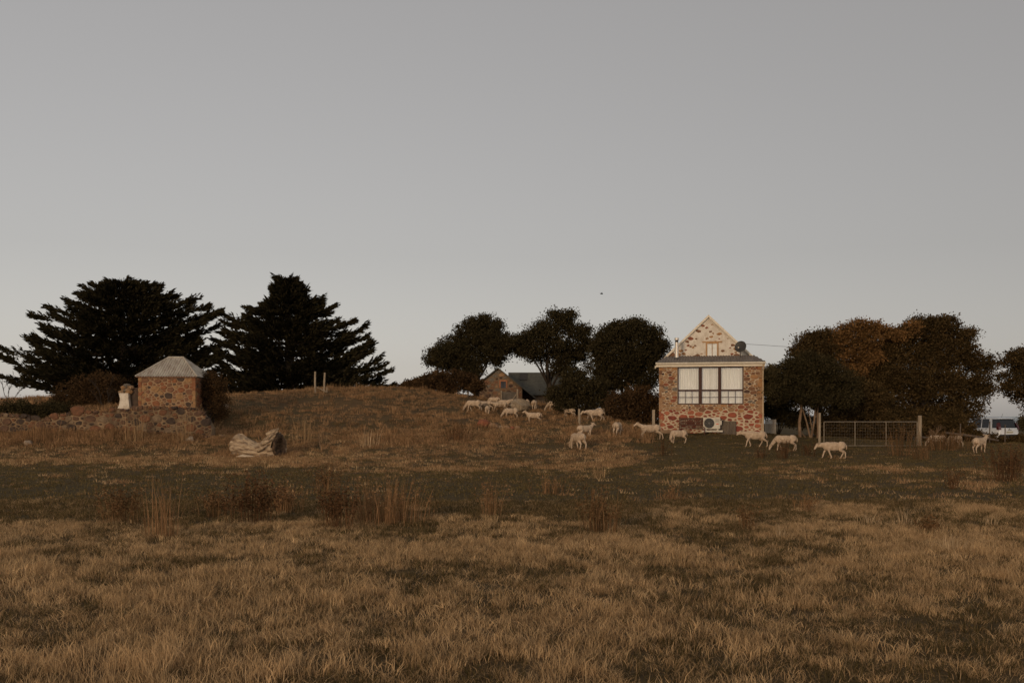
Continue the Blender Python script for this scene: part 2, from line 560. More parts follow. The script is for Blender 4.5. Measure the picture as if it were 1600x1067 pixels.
def corrugated(x0, x1, y_of, z_of, t_of, pitch=0.09, amp=0.012, t0=0.0, t1=1.0, steps=3, sub=6):
    """corrugated sheet between x0..x1; at x the sheet runs t in [0, t_of(x)] up the slope; y_of(t), z_of(t)"""
    nxx = int((x1 - x0) / pitch * sub)
    vs, fs = [], []
    for i in range(nxx + 1):
        x = x0 + (x1 - x0) * i / nxx
        a = amp * math.cos(2 * math.pi * (x - x0) / pitch)
        T = max(0.001, t_of(x))
        for j in range(steps + 1):
            t = T * j / steps
            vs.append((x, y_of(t), z_of(t) + a))
    k = steps + 1
    for i in range(nxx):
        for j in range(steps):
            fs.append((i * k + j, (i + 1) * k + j, (i + 1) * k + j + 1, i * k + j + 1))
    return vs, fs


# ------------------------------------------------------------------ stone house
HC = on(1109.5, 46.0)
HC.z = P(1110, 671, 46.0).z
house = empty('stone_house', HC, -math.atan2(HC.x, HC.y))
tag(house, 'two-level stone house with gable and wide curtained window', 'house')
HW = 2.33            # half width
WT = 2.90            # wall top
WIN = (-1.49, 1.51, 1.16, WT + 1)
DEP = 2.3
mb = MB()
mb.box(-HW, WIN[0], 0, 0.4, -0.7, WT)
mb.box(WIN[1], HW, 0, 0.4, -0.7, WT)
mb.box(WIN[0], WIN[1], 0, 0.4, -0.7, WIN[2])
wall = mb.build('wall', MORTAR, house)
MB().box(-HW, -HW + 0.35, 0.4, DEP, -0.7, WT).build('side_wall', MORTAR, house)
MB().box(HW - 0.35, HW, 0.4, DEP, -0.7, WT).build('side_wall', MORTAR, house)


def hsize(x, z):
    return 0.118 if z > 0.85 else 0.165


def hgap(x, z, rr):
    return rr.uniform(0.004, 0.02) if z > 0.85 else rr.uniform(0.025, 0.055)


rr = random.Random(5)
st = rubble(-HW + .01, HW - .01, -0.45, WT, hsize, 3, holes=[WIN], gap=hgap, aspect=1.7, tries=26000, spread=(.42, 1.7))
st.sort(key=lambda s: -s[3])
for q, cx, cz, ar in st[:300]:
    if cz < 0.88 + rr.uniform(-.1, .1):
        m = rr.choice(ST_RED)
    else:
        m = rr.choices(ST_TOP, (5, 3.6, 1.5, 3.4, 1.4, .8))[0]
    stone_obj(q, cx, cz, 0.0, 0.028, m, wall, rr)
lo_, hi_ = [q for q in st[300:] if q[2] < .88], [q for q in st[300:] if q[2] >= .88]
infill(hi_, 0.0, .018, [ST_TOP[0], ST_TOP[1], ST_TOP[3], ST_TOP[2]], wall)
infill(lo_, 0.0, .018, ST_RED[:2], wall)
# quoin blocks on both edges and rendered plinth foot
for s in (-1, 1):
    z = 0.3
    while z < WT - .12:
        h = min(rr.uniform(.12, .24), WT - .01 - z); wd = rr.uniform(.09, .22)
        x0, x1 = (HW - wd, HW + .01) if s > 0 else (-HW - .01, -HW + wd)
        MB().bbox(x0, x1, -.04 - rr.uniform(0, .012), .1, z + .012, z + h - .012, .018).build('corner_stone', rr.choice((ST_TOP[0], ST_TOP[0], ST_TOP[3], ST_TOP[1])) if z > .8 else rr.choice((ST_RED[1], ST_TOP[0])), wall)
        z += h
mb = MB()
mb.box(-HW - .012, -0.9, -0.045, 0.0, -0.7, -0.02)
foot = mb.build('rendered_plinth', mat('earth_render', (0.26, 0.17, 0.1), (0.17, 0.105, 0.06), 4, bump=.4), house)

# big window
win = MB()
FT = 0.05
win.box(WIN[0], WIN[1], 0.03, 0.13, WIN[2], WIN[2] + 0.05)
win.box(WIN[0], WIN[1], 0.03, 0.13, WT - 0.05, WT)
for a, b in ((WIN[0], WIN[0] + .055), (WIN[1] - .055, WIN[1]), (-0.52, -0.37), (0.36, 0.50)):
    win.box(a, b, 0.02, 0.14, WIN[2] + 0.05, WT - 0.05)
window = win.build('window', DKTIMBER, house)
TR0, TR1 = 1.775, 1.85
bays = [(WIN[0] + .055, -0.52, 3), (-0.37, 0.36, 2), (0.50, WIN[1] - .055, 3)]
for a, b, k in bays:
    MB().box(a, b, 0.035, 0.12, TR0, TR1).build('transom', DKTIMBER, window)
    zb, zt = WIN[2] + .05, TR0
    for i in range(1, k):
        x = a + (b - a) * i / k
        MB().box(x - .012, x + .012, 0.05, 0.09, zb, zt).build('glazing_bar', DKTIMBER, window)
    zm = (zb + zt) / 2
    for i in range(k):
        xa = a + (b - a) * i / k + (.012 if i else 0); xb = a + (b - a) * (i + 1) / k - (.012 if i < k - 1 else 0)
        MB().box(xa, xb, 0.05, 0.09, zm - .012, zm + .012).build('glazing_bar', DKTIMBER, window)
        for z0, z1 in ((zb, zm - .012), (zm + .012, zt)):
            MB().box(xa, xb, 0.068, 0.072, z0, z1).build('pane', GLASS, window)
    MB().box(a, b, 0.068, 0.072, TR1, WT - .05).build('pane', GLASS, window)
    # pleated curtain
    nn = 220; vs = []; fs = []
    for i in range(nn + 1):
        x = a - .03 + (b - a + .06) * i / nn
        dep = 0.2 + 0.018 * math.sin(x * 62 + 1.3 * math.sin(x * 9)) + 0.008 * math.sin(x * 131)
        if k == 2 and abs(x + 0.0) < 0.03: dep += 0.09 * (1 - abs(x) / 0.03)
        for z in (WIN[2] - .02, 1.9, WT + .05):
            vs.append((x + (0.01 * math.sin(x * 40) if z < 2 else 0), dep, z))
    for i in range(nn):
        for j in range(2):
            fs.append((i * 3 + j, i * 3 + 3 + j, i * 3 + 4 + j, i * 3 + 1 + j))
    me = bpy.data.meshes.new('curtain'); me.from_pydata(vs, [], fs); me.update(); me.materials.append(CURTAIN)
    me.polygons.foreach_set('use_smooth', [True] * len(me.polygons))
    link('curtain', me, window)

# eaves: soffit, fascia board, gutter
EH = WT + 0.235
MB().box(-HW - .12, HW + .12, -0.15, 0.45, WT + .003, WT + 0.03).build('soffit', CREAM, house)
MB().box(-HW - .13, HW + .13, -0.175, -0.15, WT + .0, WT + 0.125).build('fascia', CREAM, house)
gut = MB()
pr = [(-0.285, .1), (-0.275, .055), (-0.235, .035), (-0.176, .035), (-0.176, .125), (-0.185, .125), (-0.185, .05), (-0.235, .05), (-0.262, .065), (-0.27, .1), (-0.27, .125), (-0.285, .125)]
x0, x1 = -HW - .15, HW + .15
vs = [(x0, y, WT + .07 + z) for y, z in pr] + [(x1, y, WT + .07 + z) for y, z in pr]
k = len(pr)
gut.add(vs, [((i + 1) % k, i, i + k, (i + 1) % k + k) for i in range(k)] + [tuple(range(k)), tuple(range(2 * k - 1, k - 1, -1))])
gut.build('gutter', mat('pale_gutter_metal', (0.62, 0.56, 0.45), (0.5, 0.44, 0.34), 4, rough=.45), house)
# lean-to roof, hipped trapezoid
RISE = 0.44
TOPW = 2.08
def rt(x):
    ax = abs(x)
    if ax <= TOPW: return 1.0
    return max(0.0, 1 - (ax - TOPW) / (HW + .16 - TOPW))
vs, fs = corrugated(-HW - .155, HW + .155, lambda t: -0.24 + (DEP + .24) * t, lambda t: WT + 0.205 + RISE * t, rt, pitch=.13, amp=.02)
leanto = MB().add(vs, fs).build('lean_to_roof', IRON_D, house)
# side triangles of the lean-to roof
for s in (-1, 1):
    mb = MB()
    a = (s * (HW + .155), -0.24, WT + .19); b = (s * TOPW, DEP, WT + .19 + RISE); c = (s * (HW + .155), DEP, WT + .19)
    a2, b2, c2_ = [(q[0], q[1], q[2] - .02) for q in (a, b, c)]
    mb.add([a, b, c, a2, b2, c2_], [(0, 1, 2), (5, 4, 3), (0, 3, 4, 1), (1, 4, 5, 2), (2, 5, 3, 0)])
    mb.build('hip_roof', IRON_D, leanto)

# gable block behind
AP = 5.41; SL = 0.96; GO = -0.07
eave = AP - HW * SL
gab = [(GO - HW, -0.7), (GO + HW, -0.7), (GO + HW, eave), (GO, AP), (GO - HW, eave)]
gable = MB().prism(gab, DEP, DEP + 5.5).build('gable_wall', WHITEWASH, house)
GW = (GO - 0.1, GO + 0.44, 3.52, 4.12)
gst = rubble(-HW, HW, 3.3, 5.3, 0.14, 9, holes=[(GW[0] - .1, GW[1] + .1, GW[2] - .05, GW[3] + .08)], gap=lambda x, z, r_: r_.uniform(.0, .05), aspect=1.6, spread=(.4, 1.5),
             keep=lambda x, z, r_: r_.random() < 0.42, outline=lambda x, z: z < AP - .18 - abs(x - GO) * SL)
for q, cx, cz, ar in gst[:300]:
    stone_obj(q, cx, cz, DEP, 0.012, rr.choices(ST_TOP[:5] , (2, 2.5, .8, 2.5, 2))[0], gable, rr)
# roof planes with barge boards
for s in (-1, 1):
    mb = MB()
    ox = HW + .25
    o0 = (GO, AP + .10); o1 = (GO + s * ox, AP + .10 - ox * SL)
    th = 0.05
    poly = [o0, o1, (o1[0], o1[1] - th), (o0[0], o0[1] - th)]
    if s > 0: poly = poly[::-1]
    mb.prism(poly, DEP - .10, DEP + 5.6)
    r_ = mb.build('roof', IRON_D, house)
    mb = MB()
    poly = [(o0[0], o0[1] + .012), (o1[0], o1[1] + .012), (o1[0], o1[1] - .115), (o0[0], o0[1] - .115)]
    if s > 0: poly = poly[::-1]
    mb.prism(poly, DEP - .13, DEP - .102)
    mb.build('barge_board', CREAM, house)
# gable window
WOCH = mat('ochre_timber', (0.42, 0.25, 0.12), (0.32, 0.18, 0.08), 10, stretch=(1, 1, .2))
mb = MB()
mb.box(GW[0] - .03, GW[0] + .04, DEP - .05, DEP - .002, GW[2], GW[3]); mb.box(GW[1] - .04, GW[1] + .03, DEP - .05, DEP - .002, GW[2], GW[3])
mb.box(GW[0] - .03, GW[1] + .03, DEP - .05, DEP - .002, GW[3], GW[3] + .055); mb.box(GW[0] - .05, GW[1] + .05, DEP - .08, DEP - .002, GW[2] - .06, GW[2])
gwin = mb.build('gable_window', WOCH, house)
MB().box(GW[0] - .2, GW[1] + .2, DEP - .03, DEP - .002, GW[3] + .057, GW[3] + .12).build('lintel', WOCH, gwin)
xm = (GW[0] + GW[1]) / 2
for a, b in ((GW[0] + .04, xm - .015), (xm + .015, GW[1] - .04)):
    MB().box(a, b, DEP - .03, DEP - .026, GW[2], GW[3]).build('pane', GLASS, gwin)
    vs = []; fs = []
    for i in range(31):
        x = a + (b - a) * i / 30
        y = DEP - .012 + .006 * math.sin(i * 1.1)
        vs += [(x, y, GW[2]), (x, y, GW[3])]
    fs = [(2 * i, 2 * i + 2, 2 * i + 3, 2 * i + 1) for i in range(30)]
    me = bpy.data.meshes.new('curtain'); me.from_pydata(vs, [], fs); me.update(); me.materials.append(CURTAIN)
    link('curtain', me, gwin)
MB().box(xm - .015, xm + .015, DEP - .04, DEP - .018, GW[2], GW[3]).build('mullion', WOCH, gwin)
# flue
FLUE = mat('stainless_flue', (0.62, 0.58, 0.52), (0.5, 0.46, 0.4), 5, rough=.4, metal=.4)
fx, fy = -1.56, 1.2
fz = WT + .19 + RISE * (fy + .24) / (DEP + .24)
mb = MB().tube([(fx, fy, fz - .05), (fx, fy, fz + .80)], .088, 16)
flue = mb.build('flue_pipe', FLUE, house, smooth=False)
MB().tube([(fx, fy, fz + .80), (fx, fy, fz + .90)], .075, 16).build('vent_band', mat('sooty_metal', (0.03, 0.025, 0.02)), flue)
MB().tube([(fx, fy, fz + .90), (fx, fy, fz + 1.0), (fx, fy, fz + 1.015)], [.105, .105, .06], 16).build('cowl', FLUE, flue)
MB().tube([(fx, fy, fz - .06), (fx, fy, fz + .03), (fx, fy, fz + .07)], [.19, .14, .09], 14).build('flashing', mat('lead_flashing', (0.06, 0.055, 0.05)), flue)
# satellite dish
DISH = mat('dark_grey_dish', (0.035, 0.033, 0.03), (0.05, 0.045, 0.04), 5, rough=.5)
dc = Vector((1.40, 1.15, WT + 0.99)); dn = Vector((-0.35, -0.9, 0.28)).normalized()
dl = dn.orthogonal().normalized(); dm = dn.cross(dl)
vs = [tuple(dc - dn * .055)]; fs = []
NR, NA = 6, 28
for i in range(1, NR + 1):
    r_ = .28 * i / NR
    for j in range(NA):
        t = 2 * math.pi * j / NA
        vs.append(tuple(dc + dl * r_ * math.cos(t) + dm * r_ * math.sin(t) - dn * (.055 * (1 - (i / NR) ** 2))))
fs += [(0, 1 + j, 1 + (j + 1) % NA) for j in range(NA)]
for i in range(NR - 1):
    a = 1 + i * NA
    fs += [(a + j, a + NA + j, a + NA + (j + 1) % NA, a + (j + 1) % NA) for j in range(NA)]
me = bpy.data.meshes.new('satellite_dish'); me.from_pydata(vs, [], fs); me.update(); me.materials.append(DISH)
me.polygons.foreach_set('use_smooth', [True] * len(me.polygons))
dish = link('satellite_dish', me, house)
so = dish.modifiers.new('t', 'SOLIDIFY'); so.thickness = .012
fz2 = WT + .19 + RISE * (1.3 + .24) / (DEP + .24)
MB().tube([(1.40, 1.30, fz2 - .03), (1.40, 1.30, fz2 + .3), tuple(dc - dn * .07)], .02, 8).build('mast', DISH, dish)
MB().tube([tuple(dc + dm * .0 - dn * .05 - Vector((0, 0, .24))), tuple(dc + dn * .26 - Vector((0, 0, .1)))], .012, 6).build('feed_arm', DISH, dish)
MB().bbox(dc.x + dn.x * .28 - .03, dc.x + dn.x * .28 + .03, dc.y + dn.y * .28 - .05, dc.y + dn.y * .28 + .03, dc.z - .1, dc.z - .03, .01).build('receiver', IRON_L, dish)
# downpipe
mb = MB().tube([(HW + .06, -.21, WT + .1), (HW + .06, -.14, WT - .12), (HW + .04, -.055, WT - .22), (HW + .04, -.055, -.45)], .038, 10)
mb.build('downpipe', mat('cream_downpipe', (0.5, 0.38, 0.24), (0.4, 0.28, 0.17), 5, rough=.5), house)

# bench against the wall
HR = Matrix.Translation(HC) @ Matrix.Rotation(house.rotation_euler.z, 4, 'Z')
def hw(x, y, z): return HR @ Vector((x, y, z))
bp_ = hw(-0.82, -0.42, 0); bgz = gz(bp_.x, bp_.y)
bench = empty('garden_bench', (bp_.x, bp_.y, bgz), house.rotation_euler.z)
tag(bench, 'dark brown slatted garden bench with scrollwork back against stone wall', 'bench')
BZ = HC.z + 0.2 - bgz
BR = mat('brown_bench_timber', (0.12, 0.055, 0.035), (0.075, 0.035, 0.024), 10, stretch=(.2, 1, 1))
mb = MB()
mb.box(-.55, .55, .16, .19, BZ + .30, BZ + .345); mb.box(-.55, .55, .16, .19, BZ - .02, BZ + .025)
back = mb.build('backrest', BR, bench)
for i in range(13):       # iron scrollwork rings in the back
    for j in range(2):
        cx = -.49 + i * .0815; cz = BZ + .09 + j * .13
        path = [(cx + .043 * math.cos(t * .7), .175, cz + .058 * math.sin(t * .7)) for t in range(10)]
        MB().tube(path, .017, 5).build('scroll', BR, back)
mb = MB(); mb.box(-.59, -.55, .13, .2, 0, BZ + .36); mb.build('leg', BR, bench)
mb = MB(); mb.box(.55, .59, .13, .2, 0, BZ + .36); mb.build('leg', BR, bench)
mb = MB(); mb.box(-.59, -.55, -.24, -.18, 0, BZ - .1); mb.build('leg', BR, bench)
mb = MB(); mb.box(.55, .59, -.24, -.18, 0, BZ - .1); mb.build('leg', BR, bench)
for i in range(4):
    MB().box(-.56, .56, -.22 + i * .09, -.15 + i * .09, BZ - .095, BZ - .07).build('seat_slat', BR, bench)

# heat pump
hp_ = hw(0.07, -0.36, 0)
hpz = P(1112, 674, HC.y - .4).z
hp = empty('heat_pump', (hp_.x, hp_.y, hpz), house.rotation_euler.z)
tag(hp, 'pale outdoor heat pump unit with round black fan below the big window', 'heat pump')
ACW = mat('ivory_powder_coat', (0.52, 0.47, 0.38), (0.42, 0.37, 0.29), 5, rough=.45)
BLK = mat('black_plastic', (0.02, 0.018, 0.016), rough=.5)
MB().bbox(-.38, .38, -.14, .15, .12, .64, .025).build('casing', ACW, hp)
mb = MB()
NN = 40; vs = []; fs = []
fan = MB().tube([(-.11, -.142, .38), (-.11, -.155, .38)], .225, 32).build('fan_opening', BLK, hp)
for rr_ in (.05, .1, .15, .2, .225):
    path = [(-.11 + rr_ * math.cos(2 * math.pi * t / 28), -.165, .38 + rr_ * math.sin(2 * math.pi * t / 28)) for t in range(29)]
    MB().tube(path, .005, 4).build('grille_ring', mat('grey_grille', (0.12, 0.11, 0.1)) if 'grey_grille' not in MATS else MATS['grey_grille'], fan)
for t in range(8):
    a = t * math.pi / 4
    MB().tube([(-.11 + .04 * math.cos(a), -.163, .38 + .04 * math.sin(a)), (-.11 + .22 * math.cos(a), -.163, .38 + .22 * math.sin(a))], .004, 4).build('grille_spoke', MATS['grey_grille'], fan)
MB().tube([(-.11, -.16, .38), (-.11, -.172, .38)], .045, 16).build('fan_hub', MATS['grey_grille'], fan)
MB().box(.20, .31, -.1445, -.1405, .325, .36).build('red_badge', mat('red_label', (0.55, 0.06, 0.03)), hp)
for i in range(5):
    MB().box(.17, .34, -.1445, -.1405, .44 + i * .03, .45 + i * .03).build('louvre', MATS['grey_grille'], hp)
for x in (-.27, .27):
    MB().box(x - .04, x + .04, -.12, .13, .05, .12).build('foot', ACW, hp)
MB().box(-.44, .5, -.14, -.08, -.02, .05).build('mounting_rail', ACW, hp)
MB().box(-.44, .5, .08, .14, -.02, .05).build('mounting_rail', ACW, hp)
MB().bbox(.382, .45, -.1, .1, .3, .5, .015).build('valve_cover', ACW, hp)
MB().tube([(.44, .0, .45), (.53, .05, .5), (.56, .3, .52)], .022, 7).build('pipe', BLK, hp)

# grey timber hatch leaning on the wall
cb = hw(0.80, -0.13, 0)
czz = gz(cb.x, cb.y)
con = empty('cellar_hatch', (cb.x, cb.y, czz), house.rotation_euler.z)
tag(con, 'weathered grey board hatch against the foot of the stone wall', 'hatch')
GB = mat('grey_brown_boards', (0.13, 0.1, 0.07), (0.085, 0.065, 0.048), 9, stretch=(1, 1, .2))
top = HC.z + .40 - czz
for i in range(5):
    MB().box(-.36 + i * .146, -.36 + i * .146 + .138, -.03, .03, -.1, top - rnd.uniform(0, .015)).build('plank', GB, con)
MB().box(-.37, .38, .03, .055, top - .12, top - .04).build('batten', GB, con)

# ------------------------------------------------------------------ stone outbuilding on the terrace
OB = P(261, 638, 45.3)
outb = empty('stone_outbuilding', OB, R(1.5))
tag(outb, 'small rubble stone hut with hipped corrugated iron roof', 'outbuilding')
OW, OT, OD = 1.28, 1.42, 2.6
obw = MB().box(-OW, OW, 0, OD, -0.8, OT).build('wall', MORTAR_D, outb)
rr = random.Random(21)
OST = [mat('hut_stone_brown', (0.19, 0.095, 0.05), (0.12, 0.06, 0.034), 9, bump=.5), mat('hut_stone_rust', (0.25, 0.1, 0.045), (0.16, 0.065, 0.03), 9, bump=.5),
       mat('hut_stone_dark', (0.085, 0.055, 0.038), (0.05, 0.033, 0.024), 9, bump=.5), mat('hut_stone_ochre', (0.32, 0.185, 0.085), (0.2, 0.11, 0.05), 9, bump=.5)]
for q, cx, cz, ar in rubble(-OW + .12, OW - .1, -0.1, OT - .02, 0.175, 33, gap=lambda x, z, r_: r_.uniform(.015, .045), aspect=1.25, tries=9000, spread=(.45, 1.7))[:300]:
    stone_obj(q, cx, cz, 0.0, 0.03, rr.choices(OST, (4, 4, 1.2, 2))[0], obw, rr)
for s in (-1, 1):                                   # dressed corner stones
    z = -0.12; k = 0
    while z < OT - .1:
        h = rr.uniform(.16, .3); wd = rr.uniform(.13, .17) if s > 0 else rr.uniform(.12, .16)
        h = min(h, OT - .02 - z)
        x0, x1 = (OW - wd, OW + .012) if s > 0 else (-OW - .012, -OW + wd)
        MB().bbox(x0, x1, -.026 - rr.uniform(0, .02), .16, z + .01, z + h - .012, .02).build('corner_stone', rr.choice((OST[3], OST[3], OST[1])), obw)
        z += h
# right flank stones seen at a slant
for q, cx, cz, ar in rubble(0.15, OD - .1, -0.1, OT - .02, 0.24, 35, gap=.03, aspect=1.3, tries=3000)[:60]:
    o = stone_obj(q, cx, cz, 0.0, 0.03, rr.choices(OST, (4, 3, 2, 2))[0], obw, rr)
    o.rotation_euler = (0, 0, R(90)); o.location = (OW, 0, 0)
# hipped corrugated roof
EX, EZ, RZ, RL = OW + .10, OT + .03, OT + .96, .34
def hipf(x):
    ax = abs(x)
    return 1.0 if ax <= RL else max(0, 1 - (ax - RL) / (EX - RL))
HD = OD / 2 + .12
vs, fs = corrugated(-EX, EX, lambda t: -.12 + HD * t, lambda t: EZ + (RZ - EZ) * t, hipf, pitch=.115, amp=.026)
oroof = MB().add(vs, fs).build('roof', IRON_L, outb)
vs, fs = corrugated(-EX, EX, lambda t: OD + .12 - HD * t, lambda t: EZ + (RZ - EZ) * t, hipf, pitch=.115, amp=.026)
MB().add(vs, fs).build('roof', IRON_L, outb)
hy = OD / 2
def hips(y):
    return max(0.0, 1 - abs(y - hy) / HD)
for s in (-1, 1):
    v2, f2 = corrugated(-.12, OD + .12, lambda t: t, lambda t: t, hips, pitch=.115, amp=.0)
    vs = []
    for (yy, t, _) in v2:
        vs.append((s * (EX - (EX - RL) * t), yy, EZ + (RZ - EZ) * t + .026 * math.cos(2 * math.pi * (yy + .12) / .115)))
    MB().add(vs, f2).build('roof_hip', IRON_L, outb)
    for yy in (-.13, OD + .13):
        MB().tube([(s * (EX + .01), yy, EZ + .015), (s * RL, hy, RZ + .02)], .035, 6).build('hip_capping', IRON_L, outb)
MB().tube([(-RL - .02, hy, RZ + .02), (RL + .02, hy, RZ + .02)], .04, 6).build('ridge_capping', IRON_L, outb)
MB().box(-EX + .02, EX - .02, -.09, -.06, EZ - .05, EZ - .012).build('eaves_batten', IRON_RUST, outb)

# ruined door jamb with old white plaster beside the hut
PJ = P(194, 638, 45.6)
jamb = empty('ruined_jamb', PJ)
tag(jamb, 'white plastered stone jamb with loose cap stones left of the hut', 'ruin')
PLAS = mat('peeling_white_plaster', (0.6, 0.53, 0.43), (0.34, 0.26, 0.18), 5, bump=.4, lo=.45, hi=.75)
vs = []; fs = []
prof = [(-.3, .30), (0, .27), (.2, .22), (.45, .19), (.7, .22)]
for i, (z, hwd) in enumerate(prof):
    for (a, b) in ((-1, -1), (1, -1), (1, 1), (-1, 1)):
        vs.append((a * hwd + .03 * math.sin(z * 5) + .02, b * .22 + .1, z))
for i in range(len(prof) - 1):
    for j in range(4):
        fs.append((i * 4 + j, i * 4 + (j + 1) % 4, i * 4 + 4 + (j + 1) % 4, i * 4 + 4 + j))
fs += [(3, 2, 1, 0), tuple(len(vs) - 4 + j for j in range(4))]
MB().add(vs, fs).build('plastered_jamb', PLAS, jamb)


def rock_mesh(name, r, m, seed, sq=(1, 1, .75), n=9, k=6):
    rq = random.Random(seed)
    mb = MB(); mb.ball((0, 0, 0), 1, n, k)
    mb.v = [tuple(c * r * s * (1 + .0) for c, s in zip(v, sq)) for v in mb.v]
    mb.v = [tuple(np.array(v) * (1 + rq.uniform(-.2, .16))) for v in mb.v]
    return mb.mesh(name, m)


for i in range(11):
    o = link('cap_stone', rock_mesh('cap_stone', rr.uniform(.1, .16), rr.choice((OST[3], MORTAR_D, ST_TOP[5])), 40 + i, (1.3, 1, .7)), jamb)
    o.location = (rr.uniform(-.18, .3), rr.uniform(0, .2), .75 + .1 * (i // 3)); o.rotation_euler = (rr.uniform(-.2, .2), rr.uniform(-.2, .2), rr.uniform(0, 3))
MB().box(.24, .62, .12, .5, -.3, .95).build('return_wall', mat('dark_earth_wall', (0.085, 0.055, 0.036), (0.05, 0.034, 0.024), 6, bump=.6), jamb)

# retaining wall
RY = 43.3
ru0, ru1 = -110, 330
rx0, rx1 = (ru0 - 800) * RY / FPX, (ru1 - 800) * RY / FPX
RB = Vector((rx1, RY, 0.0))
rwall = empty('retaining_wall', (rx1, RY, 0.3))
tag(rwall, 'long crumbling dry-stone retaining wall below the hut', 'wall')
prof = [(-110, 656), (-40, 650), (0, 648), (40, 652), (62, 657), (85, 650), (110, 646), (160, 642), (200, 640), (222, 637.5), (296, 638), (308, 641), (318, 648), (325, 657), (330, 668)]
def wall_top(x):                # local x is measured from the right end
    u = 800 + (x + rx1) * FPX / RY
    return float(np.interp(u, [a for a, _ in prof], [P(800, b, RY).z for _, b in prof])) - 0.3
NS = 60; vs = []; fs = []
Lw = rx1 - rx0
for i in range(NS + 1):
    x = -Lw + Lw * i / NS
    t = wall_top(x) - .06
    vs += [(x, 0, -.6), (x, .06, t), (x, .6, t + .02), (x, .65, -.6)]
for i in range(NS):
    for j in range(4):
        fs.append((i * 4 + j, i * 4 + 4 + j, i * 4 + 4 + (j + 1) % 4, i * 4 + (j + 1) % 4))
fs += [(0, 1, 2, 3), tuple(NS * 4 + j for j in (3, 2, 1, 0))]
core = MB().add(vs, fs).build('rubble_core', mat('wall_earth', (0.24, 0.16, 0.09), (0.08, 0.052, 0.03), 2, bump=.7), rwall)
RST = [mat('wall_stone_brown', (0.13, 0.07, 0.04), (0.07, 0.04, 0.025), 6, bump=.7), mat('wall_stone_rust', (0.17, 0.075, 0.036), (0.1, 0.048, 0.026), 6, bump=.7), mat('wall_stone_dark', (0.065, 0.043, 0.03), (0.035, 0.024, 0.018), 6, bump=.7), mat('lichened_stone', (0.2, 0.14, 0.085), (0.11, 0.072, 0.044), 6, bump=.7)]
st = rubble(-Lw, 0, .15, 1.75, 0.195, 51, gap=lambda x, z, r_: r_.uniform(.01, .05), aspect=1.5, tries=26000, spread=(.4, 1.8),
            outline=lambda x, z: z < wall_top(x) + .02)
st.sort(key=lambda s: -s[3])
infill(st[300:], lambda z: .02 + .04 * max(0, z), .03, RST, rwall)
for q, cx, cz, ar in st[:300]:
    stone_obj(q, cx, cz, .02 + .04 * max(0, cz), 0.05, rr.choices(RST, (3, 2.5, 3, 1.6))[0], rwall, rr)
for i in range(90):                                # loose cope stones on top
    x = -Lw + Lw * (i + rr.random()) / 90
    o = link('cope_stone', rock_mesh('cope_stone', rr.uniform(.05, .12), rr.choice(RST), 300 + i, (1.4, 1.1, .7), 7, 5), rwall)
    o.location = (x, rr.uniform(.05, .4), wall_top(x) + rr.uniform(-.05, .03)); o.rotation_euler = (0, 0, rr.uniform(0, 3))

for i in range(14):                                # fallen stones at the broken right end
    o = link('fallen_stone', rock_mesh('fallen_stone', rr.uniform(.07, .16), rr.choice(RST), 430 + i, (1.3, 1.0, .7), 7, 5), rwall)
    fx_, fy_ = rr.uniform(-.9, .75), rr.uniform(-.5, .2)
    o.location = (fx_, fy_, gz(rx1 + fx_, RY + fy_) - .3 + .04); o.rotation_euler = (rr.uniform(-.3, .3), 0, rr.uniform(0, 3))

# ------------------------------------------------------------------ old hollow log
LG = on(400, 39.8)
LOGM = mat('sun_bleached_wood', (0.42, 0.315, 0.205), (0.1, 0.056, 0.03), 5, stretch=(.5, 2.0, 2.0), bump=1.0, detail=12, lo=.42, hi=.68)
LOGH = mat('dark_wood_core', (0.035, 0.022, 0.013), (0.15, 0.09, 0.05), 8, bump=.8)  # hollow end coloured darker than the outer trunk
NU, NV = 64, 44
sx = np.linspace(0, 1, NU)
top = np.interp(sx, [0, .05, .12, .2, .35, .5, .6, .7, .85, .95, 1], [.72, .92, 1.0, .95, .78, .64, .63, .74, .92, 1.04, 1.02])
bot = np.interp(sx, [0, .1, .3, .6, .8, 1], [.16, .05, -.02, -.03, -.05, -.05])
wid = np.interp(sx, [0, .06, .3, .6, .85, 1], [.25, .4, .44, .42, .46, .5])
vs = []; fs = []
for i in range(NU):
    for j in range(NV):
        t = 2 * math.pi * j / NV
        g = 1 + .03 * math.sin(t * 7 + 2.5 * math.sin(sx[i] * 5)) + .02 * math.sin(t * 19 + sx[i] * 9) + .16 * (float(vnoise(np.array(sx[i] * 13.0), np.array(j * .55))) - .5) + .13 * (float(vnoise(np.array(sx[i] * 5.0 + 40), np.array(j * 1.3))) - .5)
        if sx[i] > .72: g += (sx[i] - .72) * 1.5 * (float(vnoise(np.array(sx[i] * 16.0 + 9), np.array(j * .8 + 3))) - .5)
        zc = (top[i] + bot[i]) / 2; zr = (top[i] - bot[i]) / 2
        xx = -1.04 + 2.08 * sx[i] + .03 * math.sin(t * 3) * (1 if 0 < i < NU - 1 else 1.8)
        vs.append((xx, -wid[i] * math.sin(t) * g, zc + zr * math.cos(t) * g))
for i in range(NU - 1):
    for j in range(NV):
        fs.append((i * NV + j, i * NV + (j + 1) % NV, (i + 1) * NV + (j + 1) % NV, (i + 1) * NV + j))
vs.append((-1.10, 0, .5)); e = len(vs) - 1
fs += [(j, e, (j + 1) % NV) for j in range(NV)]
log = empty('hollow_log', LG - Vector((0, 0, .1)), R(-17))
tag(log, 'bleached hollow tree log lying on the grass below the mound', 'log')
MB().add(vs, fs).build('trunk', LOGM, log)
